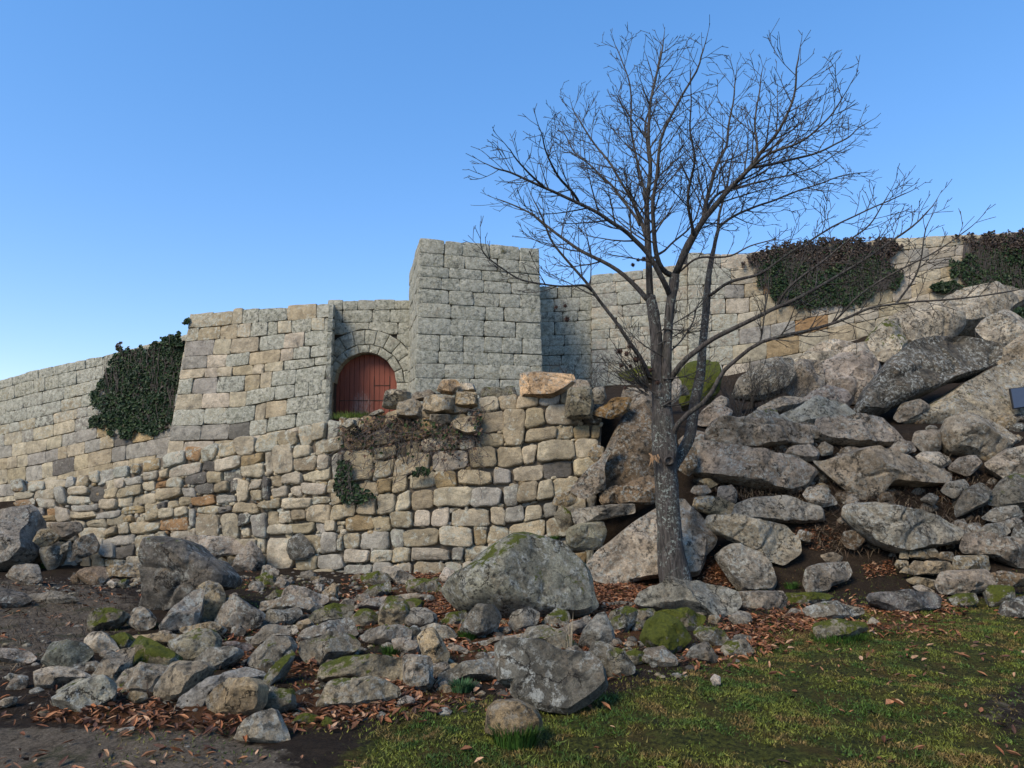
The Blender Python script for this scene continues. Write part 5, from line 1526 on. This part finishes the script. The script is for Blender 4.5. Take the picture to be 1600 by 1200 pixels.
def ivy(name, label, poly, yfun, n, size, brown=None, seed=1, bulge=0.25, stems=40):
    rt = random.Random(seed)
    xs = [p[0] for p in poly]; ys = [p[1] for p in poly]
    mb = MB(); st = MB(); k = 0
    th = empty(name, at(sum(xs)/len(xs), max(ys), yfun(sum(xs)/len(xs), max(ys))))
    tag(th, label, "ivy")
    while k < n:
        x, y = rt.uniform(min(xs), max(xs)), rt.uniform(min(ys), max(ys))
        rg = 20 if len(poly) > 8 else 8
        jx, jy = x + rg*(fbm(x*.07, y*.07, 3)-.5)*2.4, y + rg*(fbm(x*.07, y*.07, 8)-.5)*2.4
        if not bool(inpoly(jx, jy, poly)): continue
        k += 1
        thick = bulge * float(fbm(x*.045, y*.045, seed))
        P = at(x, y, yfun(x, y) - 0.03 - thick*rt.random()**0.6)
        nr = Vector((rt.uniform(-.7,.7), -1, rt.uniform(-.3,1.0)))
        br = brown(x, y) if brown else 0
        if rt.random() < br:
            c = rt.choice([(0.062,0.044,0.033),(0.045,0.032,0.026),(0.085,0.062,0.045)])
        else:
            c = rt.choice([(0.020,0.045,0.013),(0.028,0.055,0.018),(0.014,0.032,0.011),(0.045,0.070,0.022),(0.022,0.042,0.02)])
        f = rt.uniform(.5, 1.1)
        leaf_cards(mb, P, nr, size*rt.uniform(.5, 1.5), (c[0]*f, c[1]*f, c[2]*f, 1), rt)
    mb.build("leaves", M_IVY, th)
    for i in range(stems):
        x = rt.uniform(min(xs), max(xs)); y = min(ys) + rt.uniform(0, .5)*(max(ys)-min(ys)); pts = []
        for j in range(9):
            if bool(inpoly(x, y, poly)): pts.append(at(x, y, yfun(x, y) - bulge*0.55 - 0.02*rt.random()))
            x += rt.uniform(-3, 3); y += rt.uniform(4, 12)
        if len(pts) > 2: st.tube(pts, [rt.uniform(.005, .013)]*len(pts), 3)
    if st.v: st.build("stems", M_VINE, th)
    return th
def face_y(face):
    """depth of a wall face seen at a pixel"""
    cols = []
    for i in range(len(face.T)):
        pts = []
        for P in (face.T[i], face.B[i]):
            z = P.z - EYE; d = P.y*CP + z*SP
            pts.append((800 + F*P.x/d, 600 - F*(-P.y*SP + z*CP)/d, P.y))
        cols.append(pts)
    def f(px, py):
        k = 0
        for i in range(len(cols)-1):
            if px >= (cols[i][0][0]+cols[i][1][0])/2: k = i
        a, b = cols[k], cols[min(k+1, len(cols)-1)]
        xa, xb = (a[0][0]+a[1][0])/2, (b[0][0]+b[1][0])/2
        t = min(1.5, max(-.5, (px-xa)/((xb-xa) or 1)))
        T = a[0][2] + (b[0][2]-a[0][2])*t; B = a[1][2] + (b[1][2]-a[1][2])*t
        yt = a[0][1] + (b[0][1]-a[0][1])*t; yb = a[1][1] + (b[1][1]-a[1][1])*t
        v = (yb-py)/((yb-yt) or 1)
        return B + (T-B)*v - 0.03
    return f
Yl, Y2, Yd = face_y(fl), face_y(fc2), face_y(fd)
q = lambda s: [(float(a.split(',')[0]), float(a.split(',')[1])) for a in s.split()]
ivy("ivy", "thick dark green ivy curtain in the corner left of the tan bastion wall",
    [(x/4, 420 + y/4) for x, y in q("640,560 750,510 900,470 1050,430 1150,425 1200,480 1150,650 1105,850 1080,1000 1000,1010 960,1030 920,1050 870,1000 830,1020 760,1010 720,1060 690,960 640,960 565,1035 560,930 590,830 625,760 645,640")],
    lambda x, y: Yl(x, y), 6500, 0.115, lambda x, y: max(0, min(.85, (562-y)/25)) if x < 215 else .06, 3, 0.35, 90)
ivy("ivy", "dark leafy ivy tuft standing above the wall top beside the bastion corner",
    q("262,532 262,523 270,525 272,519 283,517 286,526 284,540 262,540"), lambda x, y: Yl(x, y) - .3, 260, 0.12, None, 4, 0.4, 3)
ivy("ivy", "small ivy sprig sticking out of the bastion's upper left corner",
    q("285,500 288,497 295,498 294,506 286,505"), lambda x, y: 24.95, 60, 0.11, None, 14, 0.3, 2)
Z = lambda s: [z7(*p) for p in q(s)]
ivy("ivy", "wide ivy mat, brown above and green below, hanging over the right wall's top",
    Z("340,160 440,148 570,120 575,98 610,98 700,102 850,93 1000,90 1030,120 1020,200 1060,250 980,330 900,355 840,385 760,390 680,395 600,375 510,405 470,350 420,290 380,230"),
    lambda x, y: Y2(x, y), 6800, 0.10, lambda x, y: max(.02, min(.93, (418 - y + 10*math.sin(x*.05))/16)), 5, 0.15, 420)
ivy("ivy", "ivy hanging from the right wall's top at the photo's right edge, brown top",
    Z("1330,80 1470,55 1530,55 1720,48 1720,330 1480,315 1340,310 1290,260 1270,205 1340,190 1350,140"),
    lambda x, y: Y2(x, y), 4200, 0.10, lambda x, y: max(.02, min(.9, (400 - y)/16)), 6, 0.15, 200)
ivy("ivy", "low ivy spray creeping left below the rightmost ivy mat",
    Z("1180,318 1235,285 1280,292 1330,310 1290,335 1220,335"), lambda x, y: Y2(x, y), 420, 0.12, None, 7, 0.25, 4)
ivy("ivy", "ivy strip at the right frame edge beside the upper outcrops",
    Z("1540,430 1600,400 1700,400 1700,480 1590,460"), lambda x, y: 19.0, 500, 0.11, None, 17, 0.3, 4)
# sparse green ivy and the dead vine mat on the dry stone wall
ZMp = lambda s: [(400 + x*.35, 560 + y*.35) for x, y in q(s)]
ivy("ivy", "thin green ivy climbing the dry stone wall beneath the gate", ZMp("360,460 420,455 425,560 500,590 540,620 460,650 380,640 350,600"), lambda x, y: Yd(x, y) - .05, 520, 0.065, lambda x, y: .2, 8, 0.1, 14)
ivy("ivy", "small ivy patch at mid height of the dry stone wall, right of the vines", ZMp("700,505 740,490 775,505 770,525 720,528"), lambda x, y: Yd(x, y) - .05, 110, 0.06, lambda x, y: .2, 9, 0.08, 3)
vt = tag(empty("dead_vine", at(640, 690, 12.2)), "tangle of dry brown vine stems draping the dry stone wall below the gate", "vine")
mb = MB(); rt = random.Random(15)
top = ZMp("370,300 470,270 560,255 640,270 740,265 850,300 960,250 1010,215")
for i in range(430):
    t = rt.random()*(len(top)-1); k = int(t); f = t-k
    x = top[k][0] + (top[k+1][0]-top[k][0])*f; y = top[k][1] + (top[k+1][1]-top[k][1])*f + abs(rt.gauss(0, 42)) - 4
    L = rt.uniform(.2, .65) * (1.0 if x < 690 else .7)
    P = at(x, y, Yd(x, y) - rt.uniform(.03, .11)); pts = [P]
    d = Vector((rt.uniform(-.9,.9), rt.uniform(-.5,.1), rt.uniform(-1,.25))).normalized()
    m = 7
    for j in range(m):
        d = (d + rnd_dir(rt)*.6 + Vector((0, .10, -.13))).normalized()
        pts.append(pts[-1] + d*L/m)
    mb.tube(pts, [0.0045*rt.uniform(.6,1.6)]*len(pts), 3, cap=False)
mb.build("vine_stems", M_VINE, vt)
mb = MB()
for i in range(520):
    t = rt.random()*(len(top)-1); k = int(t); f = t-k
    x = top[k][0] + (top[k+1][0]-top[k][0])*f; y = top[k][1] + (top[k+1][1]-top[k][1])*f + abs(rt.gauss(0, 26))
    c = rt.choice([(.09,.06,.04),(.06,.04,.03),(.03,.05,.015),(.13,.08,.05)])
    leaf_cards(mb, at(x, y, Yd(x, y) - rt.uniform(.05, .18)), Vector((rt.uniform(-.6,.6), -1, rt.uniform(-.3,.8))), .06*rt.uniform(.6,1.3), (*c, 1), rt)
mb.build("withered_leaves", M_DRY, vt)

# twiggy bush and saplings
def bush(name, label, px, py, n, L, spread, seed, up=0.8, r=.012):
    b = hit(px, py)
    th = tag(empty(name, b), label, "bush")
    mb = MB(); rt = random.Random(seed)
    for i in range(n):
        p = b + Vector((rt.uniform(-spread, spread), rt.uniform(-.3, .3), -0.05))
        p.z = float(terrain(p.x, p.y)) - .03
        d = Vector((rt.uniform(-.7,.7), rt.uniform(-.5,.4), up + rt.uniform(-.2,.4))).normalized()
        grow(mb, p, d, L*rt.uniform(.6, 1.15), r, 1, rt)
    mb.build("stems", M_TWIG, th, smooth=180)
    return th
bush("twiggy_bush", "leafless twiggy bush in front of the dark lichened rock, right of the tree", 1190, 648, 22, 1.05, .7, 21)
bush("twiggy_bush", "low bare bush with fine twigs just right of the second stem", 1140, 664, 10, .8, .35, 22)
bush("twiggy_bush", "sparse leafless shoots by the right wall's foot, left of the tree", 900, 622, 7, .9, .7, 23)
bush("twiggy_bush", "few dry twigs on top of the dark ivy curtain by the bastion", 235, 770, 1, .4, .1, 24)
# dry grass mats hanging in the joints of the bank
mb = MB(); rt = random.Random(33)
area = Z("160,990 500,1030 700,1040 900,1150 1240,1090 1560,1060 1640,1200 1640,1330 1300,1300 1000,1500 700,1500 500,1300 160,1240")
def straw_patch(polys, n, lo, hi, cols, zoff=.01, wid=.005):
    k = 0
    while k < n:
        p = rt.choice(polys); xs = [a[0] for a in p]; ys = [a[1] for a in p]
        x, y = rt.uniform(min(xs), max(xs)), rt.uniform(min(ys), max(ys))
        if not bool(inpoly(x, y, p)): continue
        k += 1
        P = hit(x, y); P.z += zoff
        d = Vector((rt.uniform(-1,1), rt.uniform(-1,.2), rt.uniform(-.5,.6))).normalized()
        L = rt.uniform(lo, hi)
        Q = [P, P + d*L*.5 + Vector((0,-.02,.02)), P + d*L + Vector((0,-.02,-L*.3))]
        c = rt.choice(cols)
        s_ = d.cross(Vector((0,0,1))).normalized()*wid
        mb.add([Q[0]-s_, Q[0]+s_, Q[1]+s_, Q[1]-s_, Q[2]], [(0,1,2,3),(3,2,4)], (*c, 1))
straw_patch([[z7(a, b - 280 + 280) for a, b in q("140,1000 650,1040 650,1300 140,1250")], [z7(a, b) for a, b in q("640,1020 1300,1060 1600,1250 1500,1500 700,1500 600,1300")]],
            5200, .1, .38, [(.10,.065,.04),(.14,.10,.06),(.07,.045,.03),(.18,.14,.09)])
o = mb.build("dry_straw", M_DRY); tag(o, "dry brown straw and roots caught between the boulders of the bank", "dry grass", kind="stuff")
mb = MB()
straw_patch([[(30,1120),(60,1000),(240,940),(420,900),(700,900),(980,940),(1180,980),(1000,1080),(620,1130),(400,1140)],
             [(0,900),(230,910),(200,980),(60,1030),(0,1060)]],
            2600, .03, .16, [(.075,.05,.032),(.05,.034,.022),(.13,.09,.055),(.035,.025,.018),(.2,.15,.09)], .006, .003)
o = mb.build("twig_litter", M_DRY); tag(o, "broken twigs and bits of dry stem scattered on the bare soil", "litter", kind="stuff")
# bright green tufts
def tuft(label, px, py, n, L, w, seed, Y=None, cols=((.034,.080,.010),(.045,.098,.014),(.024,.058,.008)), name="grass_tuft", flat=.6):
    b = hit(px, py) if Y is None else at(px, py, Y)
    mb = MB(); rt = random.Random(seed)
    for i in range(n):
        a = rt.uniform(0, 2*math.pi); rr = w*math.sqrt(rt.random())
        p = b + Vector((math.cos(a)*rr, math.sin(a)*rr*.6, 0))
        d = Vector((math.cos(a)*flat*rt.random(), math.sin(a)*flat*rt.random(), 1)).normalized()
        l = L*rt.uniform(.5, 1.1)
        s_ = Vector((math.sin(a), -math.cos(a), 0))*.004
        m_ = p + d*l*.6; e = p + d*l + Vector((d.x, d.y, 0))*l*.35 - Vector((0,0,l*.12))
        c = rt.choice(cols); f = rt.uniform(.7, 1.3)
        mb.add([p-s_, p+s_, m_+s_*.8, m_-s_*.8, e], [(0,1,2,3),(3,2,4)], tuple(x*f for x in c)+(1,))
    o = mb.build(name, M_GRASS, origin=b)
    return tag(o, label, "grass tuft")
tuft("bright green tuft behind the long squared mossy block", 613, 1028, 420, .13, .085, 1)
tuft("bright green tuft at the round boulder before the dome boulder", 730, 1000, 380, .11, .10, 2)
tuft("bluish green tuft at the right end of the flat block, mid rubble", 722, 1080, 300, .10, .10, 3, cols=((.035,.085,.03),(.05,.11,.04)))
tuft("green weeds at the foot of the tan squarish boulder", 806, 1165, 420, .14, .13, 4)
tuft("green tuft growing from a joint of the wall above the dome boulder", 866, 845, 160, .12, .08, 5, Y=11.9)
tuft("green grass on the sill below the red gate", 560, 655, 500, .18, .55, 6, Y=13.0, cols=((.07,.11,.015),(.09,.12,.02)))
tuft("green moss cushion at the gate sill's left end", 543, 655, 320, .14, .3, 16, Y=13.0, cols=((.05,.10,.012),(.08,.11,.02)))
tuft("tall dry grass stalks standing beside the big dark slab", 893, 1022, 14, .42, .06, 7, cols=((.35,.30,.2),(.28,.24,.16)), flat=.25)
tuft("green weed in the turf below the bank, left of the bluish slab", 1237, 920, 160, .12, .1, 8)
tuft("leafy green clump around the lower mossy slab in the turf", 1310, 1000, 420, .09, .3, 9)
tuft("green fern-like tuft at the left hollow under the wall's end", 68, 888, 160, .16, .12, 10)
tuft("dry yellowish grass on the top edge of the tower", 787, 395, 60, .22, .12, 11, Y=21.7, cols=((.09,.09,.03),(.12,.11,.05)))

# ---------------------------------------------------------------- turf and fallen leaves
rng = np.random.default_rng(5)
N_ = 850000
x = rng.uniform(-4.5, 10.5, N_); y = 3.0 + 8.2*rng.random(N_)**1.35
z = terrain(x, y)
ppx, ppy = project(x, y, z)
w = soft([TURF], ppx, ppy, 30) * (1 - .8*soft([ROAD], ppx, ppy, 30))
w = w + .10 * ((ppy > 880) & (ppx > 150) & (ppx < 1650))
cl = .55*fbm(x*4.5, y*4.5, 21) + .45*fbm(x*1.6, y*1.6, 22)
keep = (rng.random(N_) < w * np.clip((cl - .41)*6.0, 0.03, 1)) & (ppx > -60) & (ppx < 1660) & (ppy < 1230)
x, y, z, cl = x[keep], y[keep], z[keep], cl[keep]
n = len(x)
hgt = (0.009 + .019*rng.random(n)) * (0.55 + 1.1*fbm(x*1.3, y*1.3, 31)); a = rng.uniform(0, 2*np.pi, n)
lean = rng.uniform(.3, 1.3, n); b = rng.uniform(0, 2*np.pi, n)
wd_ = .0022 + .0035*rng.random(n)
broad = rng.random(n) < .45
wd_ = np.where(broad, .0055 + .006*rng.random(n), wd_); hgt = np.where(broad, hgt*.55, hgt); lean = np.where(broad, lean*2.2, lean)
P = np.stack([x, y, z - .004], 1)
S = np.stack([np.cos(a), np.sin(a), np.zeros(n)], 1) * wd_[:, None]
T_ = P + np.stack([np.cos(b)*lean*hgt, np.sin(b)*lean*hgt, hgt + .004], 1)
V = np.stack([P - S, P + S, T_], 1).reshape(-1, 3)
g1, g2, g3 = np.array([.040,.074,.011]), np.array([.110,.122,.018]), np.array([.145,.098,.03])
m1 = np.clip((fbm(x*5, y*5, 41) - .36)*4, 0, 1)[:, None]; m2 = np.clip((fbm(x*6+7, y*6, 51) - .52)*6, 0, 1)[:, None]
C = (g1*(1-m1) + g2*m1)*(1-m2) + g3*m2
C = C * rng.uniform(.35, 1.7, n)[:, None]
C = np.repeat(np.concatenate([C, np.ones((n, 1))], 1), 3, axis=0)
def np_mesh(name, V, fs, C, mat):
    me = bpy.data.meshes.new(name)
    me.from_pydata(V.tolist(), [], fs.tolist())
    ca = me.color_attributes.new("Col", 'FLOAT_COLOR', 'POINT')
    ca.data.foreach_set("color", C.astype(np.float32).ravel())
    me.materials.append(mat)
    o = bpy.data.objects.new(name, me); COL.objects.link(o)
    return o
o = np_mesh("turf", V, np.arange(3*n).reshape(n, 3), C, M_GRASS)
tag(o, "short patchy mossy turf on the open ground in front", "grass", kind="stuff")

def leaves(pts, seed, name, label):
    rng = np.random.default_rng(seed)
    n = len(pts); P = np.array(pts)
    a = rng.uniform(0, 2*np.pi, n); L = rng.uniform(.018, .048, n); W = L*rng.uniform(.22, .42, n)
    tl = rng.uniform(-.5, .5, n)
    u = np.stack([np.cos(a), np.sin(a), tl], 1); v = np.stack([-np.sin(a), np.cos(a), rng.uniform(-.4, .4, n)], 1)
    up = np.array([0, 0, 1.0]); cu_ = rng.uniform(.05, .55, n)[:, None] * L[:, None]
    lift = (rng.random(n)*.025 + .004)[:, None]*up
    q = [P + lift - u*L[:, None], P + lift - u*L[:, None]*.3 + v*W[:, None] + up*cu_, P + lift + u*L[:, None]*.45 + v*W[:, None]*.8 + up*cu_,
         P + lift + u*L[:, None] + up*cu_*.8, P + lift + u*L[:, None]*.45 - v*W[:, None]*.8 + up*cu_*.9, P + lift - u*L[:, None]*.3 - v*W[:, None] + up*cu_*.7,
         P + lift - u*L[:, None]*.3, P + lift + u*L[:, None]*.45]
    V = np.stack(q, 1).reshape(-1, 3)
    f = np.array([(0,6,1,1),(1,6,7,2),(2,7,3,3),(0,5,6,6),(5,4,7,6),(4,3,7,7)])
    fs = []
    for i in range(n):
        b_ = i*8
        fs += [(b_, b_+6, b_+1), (b_+1, b_+6, b_+7, b_+2), (b_+2, b_+7, b_+3), (b_, b_+5, b_+6), (b_+5, b_+4, b_+7, b_+6), (b_+4, b_+3, b_+7)]
    pal = np.array([(.20,.078,.032),(.15,.058,.026),(.27,.125,.058),(.085,.036,.02),(.33,.20,.115),(.18,.085,.042),(.12,.052,.025),(.07,.035,.022)])
    C = pal[rng.integers(0, len(pal), n)] * rng.uniform(.75, 1.5, n)[:, None]
    C = np.repeat(np.concatenate([C, np.ones((n, 1))], 1), 8, axis=0)
    me = bpy.data.meshes.new(name); me.from_pydata(V.tolist(), [], fs)
    ca = me.color_attributes.new("Col", 'FLOAT_COLOR', 'POINT'); ca.data.foreach_set("color", C.astype(np.float32).ravel())
    me.materials.append(M_DRY)
    o = bpy.data.objects.new(name, me); COL.objects.link(o)
    tag(o, label, "leaves", kind="stuff")
pts = []
N_ = 200000
x = rng.uniform(-7, 8, N_); y = 3.2 + 9*rng.random(N_); z = terrain(x, y)
ppx, ppy = project(x, y, z)
wl_ = soft(LITTER, ppx, ppy, 26)
wt_ = np.where((ppx > 430) & (ppx < 1650), .03, .03) * (ppy > 885) * np.clip((fbm(x*1.1, y*1.1, 61)-.3)*3, .1, 1.6) * np.where(ppx > 1150, .55, 1)
pr = wl_ * .75 * np.clip((fbm(x*1.9, y*1.9, 71)-.36)*5, 0, 1) + wt_
kp = rng.random(N_) < pr
leaves(np.stack([x[kp], y[kp], z[kp]], 1), 3, "fallen_leaves", "curled orange-brown fallen chestnut leaves lying among the stones and on turf")
# leaves caught on the bank and around the tree foot
bank_polys = [[z7(a, b) for a, b in q(s)] for s in ("330,1000 640,1000 700,1040 520,1060 380,1030", "1010,1170 1300,1130 1420,1200 1300,1300 1100,1230", "560,1390 720,1380 800,1440 700,1500 570,1480", "130,1500 320,1560 360,1640 180,1660", "880,1560 1000,1530 1040,1600 900,1620")]
bank_polys += [[(925,900),(1000,885),(1035,905),(1030,940),(930,945)], [(1085,905),(1120,870),(1165,900),(1150,915)]]
pts = []
rb = random.Random(8)
for p in bank_polys:
    xs = [a[0] for a in p]; ys = [a[1] for a in p]
    for i in range(430):
        X, Yp = rb.uniform(min(xs), max(xs)), rb.uniform(min(ys), max(ys))
        if bool(inpoly(X, Yp, p)): pts.append(tuple(hit(X, Yp)))
leaves(pts, 4, "caught_leaves", "brown leaves caught in pockets of the bank and at the tree foot")
# stone chips
mb = MB(); rc = random.Random(12)
def chip(P, s_, c):
    vs = []
    for th in (0.35, 1.2, 2.0):
        for k in range(6):
            ph = k*math.pi/3 + th
            vs.append(P + Vector((math.sin(th)*math.cos(ph)*rc.uniform(.7,1.2), math.sin(th)*math.sin(ph)*rc.uniform(.7,1.2), math.cos(th)*.6))*s_)
    fs = [tuple(range(6))[::-1], tuple(range(12, 18))]
    for j in (0, 1):
        for k in range(6): fs.append((j*6+k, (j+1)*6+k, (j+1)*6+(k+1) % 6, j*6+(k+1) % 6))
    mb.add(vs, fs, (*c, .1))
CH = [[(40,905),(620,890),(640,925),(480,960),(380,920),(60,935)], [(0,1140),(460,1150),(470,1200),(0,1200)], [(0,1000),(240,960),(1000,940),(1180,1040),(700,1120),(40,1120)], [(0,930),(200,930),(150,1010),(0,1040)]]
for p, n_, lo, hi in ((CH[0], 380, .012, .045), (CH[1], 160, .003, .009), (CH[2], 520, .012, .045), (CH[3], 90, .005, .015)):
    xs = [a[0] for a in p]; ys = [a[1] for a in p]; k = 0
    while k < n_:
        X, Yp = rc.uniform(min(xs), max(xs)), rc.uniform(min(ys), max(ys))
        if not bool(inpoly(X, Yp, p)): continue
        k += 1
        c = jit(rc.choice([TAN, GREY, GREY, BUFF, DARK, DARK]), rc, .2); c = tuple(t*.7 for t in c)
        chip(hit(X, Yp), rc.uniform(lo, hi) * (1 if rc.random() < .8 else 1.6), c)
o = mb.build("stone_chips", M_WALL, smooth=40); tag(o, "small stone chips and gravel scattered on bare soil", "gravel", kind="stuff")
